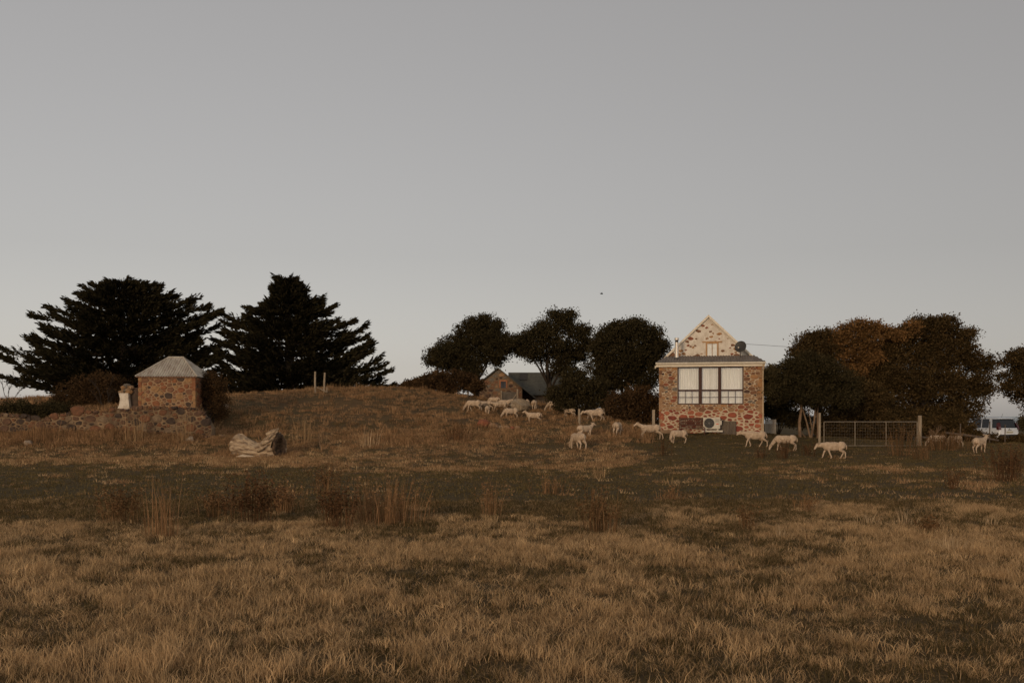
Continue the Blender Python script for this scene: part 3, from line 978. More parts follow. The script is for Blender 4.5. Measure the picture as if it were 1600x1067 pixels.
# hollow: inner cup at the right end
vs = []; fs = []
for k, (dx, sc) in enumerate(((0, 1.0), (.07, .86), (.05, .62), (-.15, .5), (-.6, .3))):
    for j in range(NV):
        t = 2 * math.pi * j / NV
        rj = sc * (1 + .16 * (float(vnoise(np.array(k * 2.0), np.array(j * .7))) - .5))
        if k == 0:
            b = ((1.04, 0, 0)); 
        vs.append((1.03 + dx, -wid[-1] * math.sin(t) * rj, (top[-1] + bot[-1]) / 2 + (top[-1] - bot[-1]) / 2 * math.cos(t) * rj))
for k in range(4):
    for j in range(NV):
        fs.append((k * NV + j, k * NV + (j + 1) % NV, (k + 1) * NV + (j + 1) % NV, (k + 1) * NV + j))
fs.append(tuple(4 * NV + j for j in range(NV)))
MB().add(vs, fs).build('hollow', LOGH, log)
for i, (a, b, c, d) in enumerate((((.5, -.40, .55), (.78, -.52, .7), (1.06, -.42, .8), .07), ((.6, -.2, .95), (.85, -.15, 1.08), (1.08, -.1, 1.2), .08), ((-.9, -.3, .2), (-.5, -.46, .18), (.1, -.45, .14), .06), ((.3, -.4, .0), (.7, -.5, .02), (1.15, -.5, .02), .07), ((.35, -.44, .3), (.6, -.56, .42), (.82, -.54, .55), .05), ((.45, -.42, .12), (.75, -.5, .1), (1.0, -.46, .18), .055), ((.55, -.3, .75), (.8, -.42, .85), (1.02, -.36, 1.02), .06))):
    MB().tube([a, b, c], [d, d * 1.1, d * .4], 7).build('root_spur', LOGM, log, smooth=True)
br = on(386, 39.0)
o = MB().tube([(-.42, 0, .03), (-.2, .02, .06), (.1, 0, .05), (.5, .05, .04)], [.035, .06, .045, .02], 7).build('fallen_branch', mat('bone_white_wood', (0.6, 0.5, 0.37), (0.45, 0.36, 0.26), 6), None, smooth=True)
o.location = br; tag(o, 'short pale fallen branch in the grass in front of the log', 'branch')

# ------------------------------------------------------------------ old gateway posts on the mound
g0 = on(493, 55.5)
hg = empty('yard_posts', g0)
tag(hg, 'two leaning grey timber posts with a slipped rail on the mound', 'posts')
def post(path, r, m, parent, name='post'):
    return MB().tube(path, r, 8).build(name, m, parent)
post([(0.02, 0, -.5), (-.03, 0, .6), (-.02, 0, 1.22)], .055, WOOD_G, hg)
post([(.44, .1, -.5), (.47, .1, .6), (.5, .1, 1.16)], .055, WOOD_G, hg)
post([(.62, .1, -.4), (.62, .1, .36)], .035, WOOD_G, hg)
post([(.06, -.05, .36), (.6, .02, .08)], .032, WOOD_G, hg, 'rail')

# ------------------------------------------------------------------ far cottage
CY = 78.0
pm = FPX / CY
CB = on(778, CY)
cot = empty('stone_cottage', CB, R(0))
tag(cot, 'old brick and stone cottage with grey roof half hidden by trees', 'cottage')
def cz_(v): return P(0, v, CY).z - CB.z
ap = cz_(576); ev = cz_(606); hwid = 1.9
COTW = mat('cottage_stonework', (0.2, 0.135, 0.08), (0.12, 0.08, 0.05), 6, bump=.5)
cw = MB().prism([(-hwid, -1), (hwid, -1), (hwid, ap - hwid * .8), (0, ap), (-hwid, ap - hwid * .8)], 0, 6).build('gable_wall', COTW, cot)
BRK = mat('orange_brick', (0.36, 0.15, 0.07), (0.25, 0.1, 0.05), 9)
for q, cx, cz, ar in rubble(-hwid, hwid, ap - 2.3, ap - .1, .24, 77, gap=.05, aspect=1.5, tries=2500, holes=[(.05, .8, cz_(607), cz_(592))], outline=lambda x, z: z < ap - .25 - abs(x) * .8)[:120]:
    stone_obj(q, cx, cz, 0, .03, rr.choice((ST_TOP[0], ST_TOP[1], ST_TOP[5], ST_TOP[2])), cw, rr)
cwin = MB()
wz0, wz1 = cz_(606), cz_(596)
cwin.box(.10, .22, -.05, -.002, wz0, wz1 + .12); cwin.box(.62, .74, -.05, -.002, wz0, wz1 + .12); cwin.box(.22, .62, -.05, -.002, wz1, wz1 + .12)
cwin = cwin.build('window', BRK, cot)
MB().box(.22, .62, -.03, -.004, wz0, wz1).build('pane', mat('dark_window_glass', (0.012, 0.012, 0.012), rough=.15, spec=.5), cwin)
MB().box(.40, .43, -.045, -.028, wz0, wz1).build('glazing_bar', DKTIMBER, cwin)
SLATE = mat('grey_green_roof', (0.085, 0.08, 0.062), (0.055, 0.052, 0.042), 5, rough=.7)
for s in (-1, 1):
    o0 = (0, ap + .1); L2 = hwid + .35 + (.7 if s > 0 else 0)
    o1 = (s * L2, ap + .1 - L2 * .8)
    poly = [o0, o1, (o1[0], o1[1] - .1), (o0[0], o0[1] - .1)]
    if s > 0: poly = poly[::-1]
    MB().prism(poly, -.25, 6).build('roof', SLATE, cot)
# wing to the right, ridge along x
rz_, ez_ = cz_(578), cz_(615)
wing = MB()
wing.box(1.2, 5.2, 2.6, 6, -1, ez_ + .1)
wing.build('wing_wall', COTW, cot)
mb = MB()
mb.add([(.8, 2.2, ez_), (5.5, 2.2, ez_), (5.5, 4.4, rz_), (.8, 4.4, rz_), (.8, 2.2, ez_ - .08), (5.5, 2.2, ez_ - .08), (5.5, 4.4, rz_ - .08), (.8, 4.4, rz_ - .08)],
       [(0, 1, 2, 3), (7, 6, 5, 4), (0, 4, 5, 1), (1, 5, 6, 2), (2, 6, 7, 3), (3, 7, 4, 0)])
wr = mb.build('wing_roof', SLATE, cot)
def wrp(x, t, d=0): return (x, 2.2 + 2.2 * t - d * .65, ez_ + (rz_ - ez_) * t + d * .75)
mb = MB(); x0, x1 = 1.75, 2.35
mb.add([wrp(x0, .62, .01), wrp(x1, .62, .01), wrp(x1, .95, .01), wrp(x0, .95, .01), wrp(x0, .62, .07), wrp(x1, .62, .07), wrp(x1, .95, .07), wrp(x0, .95, .07)],
       [(3, 2, 1, 0), (4, 5, 6, 7), (0, 1, 5, 4), (1, 2, 6, 5), (2, 3, 7, 6), (3, 0, 4, 7)])
mb.build('skylight', mat('skylight_frame', (0.04, 0.035, 0.03), rough=.3), wr)

# tin and timber fence in front of the cottage
fb = on(796, 62)
cf = empty('tin_fence', fb)
tag(cf, 'grey corrugated tin fence panel in front of the far cottage', 'fence')
vs = []; fs = []
for i in range(97):
    x = -.45 + .9 * i / 96
    vs += [(x, .015 * math.cos(i * 1.05), -.3), (x, .015 * math.cos(i * 1.05), .72)]
fs = [(2 * i, 2 * i + 2, 2 * i + 3, 2 * i + 1) for i in range(96)]
MB().add(vs, fs).build('tin_sheet', mat('dull_tin', (0.17, 0.145, 0.115), (0.11, 0.09, 0.07), 4, rough=.6), cf)
post([(.5, -.04, -.3), (.5, -.04, .9)], .06, WOOD_G, cf)
post([(-.5, -.04, -.3), (-.5, -.04, .8)], .05, WOOD_G, cf)
post([(.05, -.06, .0), (.46, -.06, .62)], .03, WOOD_G, cf, 'brace')
fp = on(731, 61)
o = MB().tube([(0, 0, -.3), (0.02, 0, 1.1)], .05, 8).build('fence_post', WOOD_G); o.location = fp
tag(o, 'thin grey fence post left of the far cottage gable', 'post')
fp = on(905, 46.8)
o = MB().tube([(0, 0, -.3), (.01, 0, .35), (0, 0, .76)], [.06, .06, .055], 8).build('fence_post', WOOD_G); o.location = fp
tag(o, 'short weathered fence post among the sheep below dark shrubs', 'post')
fp = on(1021, 45.8)
o = MB().box(-.06, .06, -.06, .06, -.3, P(0, 640, 45.8).z - fp.z).build('fence_post', WOOD_G); o.location = fp
tag(o, 'square grey fence post at the left corner of the stone house', 'post')
# picket panel to the right of the house
pp = on(1204, 48.5)
pk = empty('picket_panel', pp)
tag(pk, 'low grey picket fence panel beside the right corner of the house', 'fence')
for i in range(9):
    MB().box(-.27 + i * .062, -.27 + i * .062 + .045, -.01, .01, -.35, P(0, 655, 48.5).z - pp.z + rnd.uniform(-.015, .01)).build('picket', IRON_L, pk)
MB().box(-.28, .29, .012, .04, .08, .13).build('rail', IRON_L, pk)

# ------------------------------------------------------------------ farm gate
GYD = 43.0
a = on(1287.5, GYD); b = on(1433, GYD)
base = P(1287.5, 697, GYD)
gate = empty('farm_gate', (base.x, GYD, base.z))
tag(gate, 'galvanised tubular farm gate with wire mesh in front of dark trees', 'gate')
GWD = b.x - a.x; GH = P(0, 658, GYD).z - P(0, 696, GYD).z
PIPE = mat('galvanised_pipe', (0.2, 0.165, 0.12), (0.14, 0.11, 0.08), 6, rough=.5, metal=.3)
WIRE = mat('gate_wire', (0.16, 0.13, 0.1), (0.1, 0.08, 0.06), 6, rough=.6)
MB().tube([(0, 0, GH), (GWD, 0, GH)], .022, 8).build('top_rail', PIPE, gate)
MB().tube([(0, 0, .02), (GWD, 0, .02)], .022, 8).build('bottom_rail', PIPE, gate)
for i in range(4):
    x = GWD * i / 3
    MB().tube([(x, .002, .03), (x, .002, GH - .01)], .021 if 0 < i < 3 else .022, 8).build('upright', PIPE, gate)
mb = MB()
for i in range(1, 36):
    x = GWD * i / 36
    mb.tube([(x, .02, .02), (x, .02, GH)], .0028, 4)
mb.build('vertical_wires', WIRE, gate)['kind'] = 'stuff'
mb = MB()
for i in range(1, 8):
    mb.tube([(0, .025, GH * i / 8), (GWD, .025, GH * i / 8)], .0028, 4)
mb.build('horizontal_wires', WIRE, gate)['kind'] = 'stuff'
for u, vt, r_, lab in ((1437, 649, .085, 'stout grey gatepost at the right end of the farm gate'), (1280.5, 645, .055, 'slim round gatepost at the hinge end of the farm gate')):
    q = on(u, GYD + .02)
    top = P(0, vt, GYD).z - q.z
    o = MB().tube([(0, 0, -.4), (0, 0, top * .5), (.005, 0, top - .01), (.005, 0, top)], [r_, r_, r_ * .95, r_ * .85], 10).build('gatepost', WOOD_G); o.location = q
    tag(o, lab, 'gatepost')
# wire fence running on to the right
for k, (u, y, lab) in enumerate(((1500, 47, 'leaning thin fence stake right of the gate under the trees'), (1546, 52, 'thin dark fence stake in front of the white car'), (1570, 53.5, 'second dark fence stake before the white car tailgate'))):
    q = on(u, y)
    o = MB().tube([(0, 0, -.3), (.02, 0, 1.15 if k else .9)], .03, 6).build('fence_stake', WOOD_D); o.location = q; tag(o, lab, 'stake')
# timber log rails lying in shade right of the gate
for k, (u0, v0, u1, v1, y) in enumerate(((1440, 683, 1497, 690, 45.0), (1478, 676, 1560, 688, 47.5))):
    p0, p1 = P(u0, v0, y), P(u1, v1, y + 1.2)
    o = MB().tube([(0, 0, 0), tuple((p1 - p0) * .5 + Vector((0, 0, .03))), tuple(p1 - p0)], [.05, .06, .04], 7).build('timber_rail', WOOD_D); o.location = p0
    tag(o, ('dark slanting rail from the gatepost into the brush', 'long fallen dark pole under the trees by the car')[k], 'rail')

# ------------------------------------------------------------------ car
CARY = 68.0
cp = P(1577, 650, CARY)
czg = P(0, 652.5, CARY).z - 1.72
car = empty('parked_car', (cp.x, CARY, czg), R(19))
tag(car, 'white station wagon seen from behind parked beyond the trees', 'car')
WHT = mat('white_car_paint', (0.86, 0.85, 0.83), (0.82, 0.81, 0.79), 1, rough=.25, spec=.5)
TINT = mat('tinted_car_glass', (0.012, 0.013, 0.014), rough=.08, spec=.6)
RUB = mat('tyre_rubber', (0.015, 0.014, 0.013), rough=.8)
DPL = mat('dark_bumper_plastic', (0.03, 0.028, 0.026), rough=.6)
RED = mat('red_lamp_lens', (0.09, 0.008, 0.006), rough=.2, spec=.5)


def loft(rings):
    n = len(rings[0]); vs = [p for r_ in rings for p in r_]; fs = []
    for i in range(len(rings) - 1):
        for j in range(n):
            fs.append((i * n + j, i * n + (j + 1) % n, (i + 1) * n + (j + 1) % n, (i + 1) * n + j))
    fs.append(tuple(range(n - 1, -1, -1))); fs.append(tuple((len(rings) - 1) * n + j for j in range(n)))
    return vs, fs


def ring(y, w_, z0, z1, wt, b=.08):
    """body cross-section: bottom half width w_, belt half width wt"""
    pts = [(-w_ + b, z0), (w_ - b, z0), (w_, z0 + b), (w_ * 1.0, z0 + .35), (wt, z1 - b * .7), (wt - b, z1), (-wt + b, z1), (-wt, z1 - b * .7), (-w_, z0 + .35), (-w_, z0 + b)]
    return [(x, y, z) for x, z in pts]


bd = [ring(0, .78, .42, .98, .74), ring(.06, .86, .34, 1.03, .82), ring(.25, .91, .28, 1.05, .88), ring(1.5, .93, .26, 1.04, .90), ring(3.0, .93, .26, 1.02, .90),
      ring(3.4, .92, .27, 1.0, .87), ring(4.3, .89, .3, .9, .8), ring(4.6, .8, .36, .8, .7), ring(4.68, .7, .42, .7, .6)]
vs, fs = loft(bd); MB().add(vs, fs).build('body', WHT, car, smooth=False)
def cring(y, w0, z0, w1, z1): return [(-w0, y, z0), (w0, y, z0), (w1, y + .0, z1 - .05), (w1 - .08, y, z1), (-w1 + .08, y, z1), (-w1, y, z1 - .05)]
vs, fs = loft([cring(.05, .82, 1.0, .66, 1.06), cring(.3, .85, 1.02, .68, 1.64), cring(1.2, .86, 1.03, .70, 1.68), cring(2.3, .86, 1.02, .69, 1.66), cring(3.05, .84, 1.0, .66, 1.12)])
MB().add(vs, fs).build('side_glass', TINT, car)
vs, fs = loft([[(-.62, .22, 1.62), (.62, .22, 1.62), (.6, .2, 1.66), (-.6, .2, 1.66)], [(-.72, .5, 1.62), (.72, .5, 1.62), (.64, .5, 1.72), (-.64, .5, 1.72)], [(-.72, 1.4, 1.64), (.72, 1.4, 1.64), (.65, 1.4, 1.735), (-.65, 1.4, 1.735)],
                [(-.71, 2.2, 1.61), (.71, 2.2, 1.61), (.64, 2.2, 1.69), (-.64, 2.2, 1.69)], [(-.68, 2.4, 1.55), (.68, 2.4, 1.55), (.62, 2.4, 1.6), (-.62, 2.4, 1.6)]])
MB().add(vs, fs).build('roof', WHT, car)
for s in (-1, 1):
    for y0, y1, y2, y3 in ((.62, .76, .98, .92), (1.55, 1.62, 1.68, 1.61), (3.0, 2.35, 2.45, 3.12)):
        q = [(s * .865, y0, 1.02), (s * .715, y1, 1.64), (s * .715, y2, 1.64), (s * .865, y3, 1.02)]
        q2 = [(p_[0] + s * .02, p_[1], p_[2]) for p_ in q]
        MB().add(q + q2, [(0, 1, 2, 3), (7, 6, 5, 4), (0, 4, 5, 1), (1, 5, 6, 2), (2, 6, 7, 3), (3, 7, 4, 0)]).build('pillar', WHT, car)
    vs, fs = loft([[(s * .70, -.02, .9), (s * .9, .02, .9), (s * .9, .2, .9), (s * .7, .1, .9)], [(s * .72, .0, 1.1), (s * .9, .04, 1.1), (s * .9, .24, 1.1), (s * .72, .15, 1.1)], [(s * .66, .14, 1.38), (s * .78, .18, 1.38), (s * .79, .3, 1.38), (s * .66, .25, 1.38)]])
    MB().add(vs, fs).build('tail_light', RED, car)
    MB().bbox(s * .98 - .09, s * .98 + .09, 2.72, 2.86, 1.0, 1.15, .03).build('wing_mirror', DPL, car)
    for y in (.85, 3.7):
        wh = MB().tube([(s * .72, y, .33), (s * .94, y, .33)], .34, 22).build('wheel', RUB, car)
        MB().tube([(s * .93, y, .33), (s * .95, y, .33)], .2, 16).build('rim', IRON_L, wh)
MB().bbox(-.84, .84, -.07, .1, .36, .58, .05).build('rear_bumper', DPL, car)
MB().box(-.26, .26, -.075, -.04, .68, .79).build('number_plate', mat('plate_yellowish', (0.55, 0.5, 0.35)), car)
MB().box(-.14, .14, -.06, -.02, .86, .89).build('tailgate_handle', DPL, car)
MB().tube([(0, -.035, .95), (0, -.01, .95)], .045, 14).build('badge', IRON_L, car)
MB().tube([(.3, 1.0, 1.7), (.3, .85, 2.0)], .01, 5).build('aerial', DPL, car)

# ------------------------------------------------------------------ overhead wire and bird
def catenary(p0, p1, sag, n=24):
    return [tuple(p0.lerp(p1, i / n) - Vector((0, 0, sag * 4 * (i / n) * (1 - i / n)))) for i in range(n + 1)]
o = MB().tube(catenary(P(1166, 537.5, 53), P(1760, 566, 140), .25), .010, 5).build('overhead_wire', mat('grey_cable', (0.2, 0.19, 0.18)))
tag(o, 'single overhead power cable running from the house gable to the right', 'cable')
bd_ = P(940, 459, 60)
bird = MB()
bird.ball((0, 0, 0), (.10, .035, .035), 8, 6)
bird.add([(.04, 0, .02), (-.04, 0, .02), (-.06, .17, .06), (-.02, .16, .06), (-.06, -.17, .06), (-.02, -.16, .06), (-.17, .03, 0), (-.17, -.03, 0), (-.08, 0, .015)], [(0, 3, 2, 1), (0, 1, 4, 5), (8, 6, 7)])
o = bird.build('bird', mat('dark_feathers', (0.02, 0.018, 0.016))); o.location = bd_; o.rotation_euler = (0, 0, R(20))
tag(o, 'tiny dark bird flying in the open sky', 'bird')

# ------------------------------------------------------------------ foliage
def leaf_soup(C, D, L, W, shade):
    """one diamond leaf per row"""
    nL = len(C)
    D = D / np.maximum(np.linalg.norm(D, axis=1, keepdims=True), 1e-9)
    S = np.cross(D, rng.normal(size=(nL, 3)))
    S = S / np.maximum(np.linalg.norm(S, axis=1, keepdims=True), 1e-9)
    L = L[:, None]; W = W[:, None]
    V = np.stack([C, C + D * L * .45 + S * W * .5, C + D * L, C + D * L * .45 - S * W * .5], 1).reshape(-1, 3)
    F = np.arange(nL * 4).reshape(-1, 4)
    return V, F, np.repeat(shade, 4)


def unit(nn):
    d = rng.normal(size=(nn, 3))
    return d / np.linalg.norm(d, axis=1, keepdims=True)


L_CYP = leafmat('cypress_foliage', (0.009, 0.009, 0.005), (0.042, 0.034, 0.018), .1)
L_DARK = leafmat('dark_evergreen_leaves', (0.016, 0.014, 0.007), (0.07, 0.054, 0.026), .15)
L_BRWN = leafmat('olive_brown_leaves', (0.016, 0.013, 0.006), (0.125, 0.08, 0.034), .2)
L_GOLD = leafmat('golden_leaves', (0.026, 0.017, 0.008), (0.31, 0.165, 0.062), .3)  # leaf tones run from dark brown up to gold
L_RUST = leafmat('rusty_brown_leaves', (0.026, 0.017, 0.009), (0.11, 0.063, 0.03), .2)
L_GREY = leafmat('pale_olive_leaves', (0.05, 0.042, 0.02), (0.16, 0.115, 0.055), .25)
BARK_D = mat('dark_bark', (0.05, 0.036, 0.025), (0.025, 0.018, 0.013), 9, stretch=(1, 1, .25), bump=.6)
BARK_L = mat('pale_bark', (0.22, 0.145, 0.088), (0.11, 0.068, 0.04), 9, stretch=(1, 1, .2), bump=.5)


def tree(name, label, cat, u, y, blobs, leaf, bark, nleaf=26, clump=.24, size=.12, dens=11.0, depth=.55, trunk_r=.16, stems=1, group=None, lean=None, seed=0, stem_r=None, limb_n=9, dy0=0.0, ragged=.24):
    rt_ = random.Random(seed); 
    base = on(u, y)
    t = empty(name, base)
    tag(t, label, cat, group)
    us = [b[0] - b[2] for b in blobs] + [b[0] + b[2] for b in blobs]
    half = (max(us) - min(us)) / 2 * y / FPX
    B = []
    for (bu, bv, br) in blobs:
        r_ = br * y / FPX
        for k in (-1, 0, 1):
            room = max(0.0, half * depth)
            off = k * room * rt_.uniform(.45, .9)
            c = P(bu + (rt_.uniform(-.3, .3) * br if k else 0), bv + (rt_.uniform(0, .25) * br if k else 0), y)
            rr_ = r_ * (1 if k == 0 else .88)
            B.append((np.array([c.x - base.x, off + dy0, c.z - base.z]), rr_, k))
    Cs, Ds, Sh = [], [], []
    for c, r_, k in B:
        nc = max(8, int(dens * 5.2 * r_ * r_ + 7))
        dirs = unit(nc)
        rad = r_ * (0.40 + (0.56 + ragged) * rng.random(nc) ** .6)
        cen = c + dirs * rad[:, None] * np.array([1, 1, .85])
        csh = rng.random(nc)
        for q in range(nc):
            cs_ = rng.uniform(.45, 1.5)
            m_ = max(5, int(nleaf * 1.5 * rng.uniform(.6, 1.4) * cs_))
            off = rng.normal(size=(m_, 3)) * clump * .8 * cs_ * np.array([1, 1, .65])
            Cs.append(cen[q] + off)
            Ds.append(dirs[q] * .8 + unit(m_) * 1.0 + np.array([0, 0, .15]))
            Sh.append(np.clip(csh[q] * .55 + rng.random(m_) * .45, 0, 1))
        nf_ = int(230 * r_ * r_) + 20                       # twigs and leaves inside the clump
        Cs.append(c + unit(nf_) * (r_ * .8 * rng.random((nf_, 1)) ** .4)); Ds.append(unit(nf_)); Sh.append(rng.random(nf_) * .7)
    C = np.concatenate(Cs); D = np.concatenate(Ds); sh = np.concatenate(Sh)
    ok = C[:, 2] > -.05
    C, D, sh = C[ok], D[ok], sh[ok]
    V, F, a = leaf_soup(C, D, size * rng.uniform(.6, 1.4, len(C)), size * .6 * rng.uniform(.6, 1.3, len(C)), sh)
    link('crown', np_mesh('crown', V, F, leaf, a), t)
    if trunk_r:
        mb = MB()
        tops = sorted(B, key=lambda b: -b[1])[:limb_n]
        cm = np.mean([b[0] for b in tops], 0)
        for s in range(stems):
            sx0 = 0 if stems == 1 else rt_.uniform(-.25, .25)
            e = Vector(((lean or cm[0] * .6) + (rt_.uniform(-.5, .5) if stems > 1 else 0), cm[1] * .6, cm[2] * .72))
            p0 = Vector((sx0, rt_.uniform(-.1, .1) if stems > 1 else 0, -.35))
            m1 = p0.lerp(e, .35) + Vector((rt_.uniform(-.12, .12), rt_.uniform(-.1, .1), 0)); m2 = p0.lerp(e, .7) + Vector((rt_.uniform(-.12, .12), 0, 0))
            tr = trunk_r if stems == 1 else trunk_r * .7
            mb.tube([p0, m1, m2, e], [tr * 1.25, tr, tr * .8, tr * .55], 9)
            for b in tops[s::stems]:
                q1 = Vector(b[0]); st_ = m1.lerp(e, rt_.uniform(.1, .9))
                mid = st_.lerp(q1, .5) + Vector((rt_.uniform(-.2, .2), rt_.uniform(-.2, .2), -.15))
                mb.tube([st_, mid, q1], [tr * .5, tr * .33, tr * .12], 6)
        mb.build('trunk', bark, t, smooth=True)
    return t


def cypress(label, u, y, left, right, tips, nbr=170, seed=1, v_base=640):
    """left/right: [(row, column)] outline of the crown; tips: extra branch tips (column,row)"""
    rt_ = random.Random(seed)
    base = on(u, y)
    t = empty('cypress_tree', base)
    tag(t, label, 'tree', 'wind-shaped cypresses behind the mound')
    pm_ = FPX / y
    def hz(v): return P(0, v, y).z - base.z
    lz = sorted((hz(v), (u - c) / pm_) for v, c in left); rz = sorted((hz(v), (c - u) / pm_) for v, c in right)
    lzz, lr = zip(*lz); rzz, rr2 = zip(*rz)
    ztop = max(lzz[-1], rzz[-1])
    def rad(z, az):
        c = math.cos(az)
        a = np.interp(z, rzz, rr2); b = np.interp(z, lzz, lr)
        k = (1 + c) / 2
        return float(a * k + b * (1 - k)) * (1 - .22 * abs(math.sin(az)))
    BR = []
    for i in range(nbr):
        z = .5 + (ztop - .5) * (1 - (1 - (i + rt_.random()) / nbr) ** 1.0)
        az = i * 2.399 + rt_.uniform(-.5, .5)
        r_ = max(.12, rad(z, az)) * rt_.choice((rt_.uniform(.45, .75), rt_.uniform(.7, .95), rt_.uniform(.85, 1.06)))
        BR.append((Vector((r_ * math.cos(az), r_ * math.sin(az), z)), r_))
    for (c, v) in tips:
        z = hz(v); x = (c - u) / pm_
        BR.append((Vector((x, rt_.uniform(-.6, .6), z)), max(.6, abs(x))))
    Cs, Ds = [], []
    mb = MB()
    for tip, r_ in BR:
        tip = tip - Vector((0, 0, .12 + .25 * tip.z / ztop))
        h0 = max(.3, tip.z - r_ * rt_.uniform(.0, .42))
        st_ = Vector((tip.x * rt_.uniform(0, .25), tip.y * rt_.uniform(0, .25), min(h0, ztop * .93)))
        mid = st_.lerp(tip, .6) + Vector((rt_.uniform(-.1, .1) * r_, rt_.uniform(-.1, .1) * r_, rt_.uniform(-.16, -.02) * r_))
        pts = []
        for k in range(15):
            q = k / 14
            pts.append(st_ * (1 - q) ** 2 + mid * 2 * q * (1 - q) + tip * q * q)
        if r_ > .6:
            mb.tube([pts[0], pts[5], pts[9], pts[12]], [.035 + .012 * r_, .025 + .008 * r_, .02, .01], 5)
        out = Vector((tip.x, tip.y, 0)); out = out.normalized() if out.length > 1e-3 else Vector((1, 0, 0))
        side = Vector((-out.y, out.x, 0))
        nb = int(12 + 7 * r_)
        for k in range(nb):
            q = 1 - .82 * rt_.random() ** 1.25
            i0 = q * 14; ia = int(min(13, i0)); p_ = pts[ia].lerp(pts[ia + 1], i0 - ia)
            ln = (.35 + .20 * r_ * (1 - q) + .25 * rt_.random()) 
            s = rt_.choice((-1, 1))
            d = (out * rt_.uniform(.7, 1.2) + side * s * rt_.uniform(0, .9) * (1.12 - q) * 1.6 + Vector((0, 0, rt_.uniform(-.05, .5))))
            d.normalize()
            m_ = 11
            tt = rng.random(m_) * ln
            jit = rng.normal(size=(m_, 3)) * .05 * np.array([1, 1, .75])
            Cs.append(np.array(p_) + np.array(d) * tt[:, None] + jit + np.array([0, 0, .22]) * (tt[:, None] / max(ln, .1)) ** 2 * ln)
            Ds.append(np.array(d) + rng.normal(size=(m_, 3)) * .24 + np.array([0, 0, .12]))
    # dense core
    nc = 5600
    zz = rng.random(nc) * ztop * .95
    az = rng.random(nc) * 2 * math.pi
    rc = np.array([rad(z_, a_) for z_, a_ in zip(zz, az)]) * np.sqrt(rng.random(nc)) * .64
    Cs.append(np.stack([rc * np.cos(az), rc * np.sin(az), zz], 1)); Ds.append(np.stack([np.cos(az), np.sin(az), .5 * np.ones(nc)], 1) + rng.normal(size=(nc, 3)) * .4)
    C = np.concatenate(Cs); D = np.concatenate(Ds)
    V, F, a = leaf_soup(C, D, rng.uniform(.18, .42, len(C)), rng.uniform(.06, .14, len(C)), rng.random(len(C)))
    link('crown', np_mesh('crown', V, F, L_CYP, a), t)
    mb.tube([(0, 0, -.5), (.1, 0, ztop * .35), (0, .05, ztop * .7), (0, 0, ztop * .96)], [.42, .32, .18, .04], 10)
    mb.build('trunk', BARK_D, t, smooth=True)
    return t


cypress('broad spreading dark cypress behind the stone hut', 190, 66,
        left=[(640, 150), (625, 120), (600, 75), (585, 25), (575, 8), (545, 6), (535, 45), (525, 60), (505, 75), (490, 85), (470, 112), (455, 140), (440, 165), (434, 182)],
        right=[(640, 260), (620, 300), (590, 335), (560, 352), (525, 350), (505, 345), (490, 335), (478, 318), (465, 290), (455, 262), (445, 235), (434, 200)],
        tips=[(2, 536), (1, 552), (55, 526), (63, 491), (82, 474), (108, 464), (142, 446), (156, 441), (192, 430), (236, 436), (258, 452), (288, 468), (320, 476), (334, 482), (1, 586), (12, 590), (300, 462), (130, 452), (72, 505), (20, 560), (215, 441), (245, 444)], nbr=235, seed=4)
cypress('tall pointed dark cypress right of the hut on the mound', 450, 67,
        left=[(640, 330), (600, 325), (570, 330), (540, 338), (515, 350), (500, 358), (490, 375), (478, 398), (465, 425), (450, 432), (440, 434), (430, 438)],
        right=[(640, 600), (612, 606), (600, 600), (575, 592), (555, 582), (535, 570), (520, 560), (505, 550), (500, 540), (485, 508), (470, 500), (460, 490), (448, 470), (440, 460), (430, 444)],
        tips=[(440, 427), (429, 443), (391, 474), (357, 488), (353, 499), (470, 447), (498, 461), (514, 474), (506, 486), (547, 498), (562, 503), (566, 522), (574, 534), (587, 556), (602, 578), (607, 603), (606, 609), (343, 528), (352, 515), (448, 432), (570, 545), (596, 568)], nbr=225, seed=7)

G_MID = 'wind-leaning trees around the far cottage'
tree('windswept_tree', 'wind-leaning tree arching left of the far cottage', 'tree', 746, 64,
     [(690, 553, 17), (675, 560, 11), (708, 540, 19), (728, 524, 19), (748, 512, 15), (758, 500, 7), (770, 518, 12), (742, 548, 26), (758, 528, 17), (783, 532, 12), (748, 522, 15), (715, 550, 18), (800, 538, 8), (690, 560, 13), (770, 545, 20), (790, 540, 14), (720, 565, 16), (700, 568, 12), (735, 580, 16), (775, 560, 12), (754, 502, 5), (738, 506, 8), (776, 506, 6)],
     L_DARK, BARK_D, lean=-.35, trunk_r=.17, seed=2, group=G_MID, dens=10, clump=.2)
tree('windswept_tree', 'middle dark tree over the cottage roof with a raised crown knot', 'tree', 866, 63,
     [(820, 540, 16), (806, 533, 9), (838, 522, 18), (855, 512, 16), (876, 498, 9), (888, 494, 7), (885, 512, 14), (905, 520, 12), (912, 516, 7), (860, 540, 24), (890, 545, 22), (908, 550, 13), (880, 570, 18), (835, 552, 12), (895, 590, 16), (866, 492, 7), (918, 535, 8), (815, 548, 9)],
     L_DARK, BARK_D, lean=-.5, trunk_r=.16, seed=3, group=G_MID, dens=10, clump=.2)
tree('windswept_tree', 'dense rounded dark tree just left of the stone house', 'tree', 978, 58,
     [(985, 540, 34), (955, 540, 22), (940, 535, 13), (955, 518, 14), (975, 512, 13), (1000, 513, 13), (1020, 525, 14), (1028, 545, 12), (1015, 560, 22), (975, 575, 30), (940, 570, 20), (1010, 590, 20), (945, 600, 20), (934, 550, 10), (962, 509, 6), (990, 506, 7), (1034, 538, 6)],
     L_DARK, BARK_D, trunk_r=.2, seed=5, group=G_MID, dens=12, clump=.2)

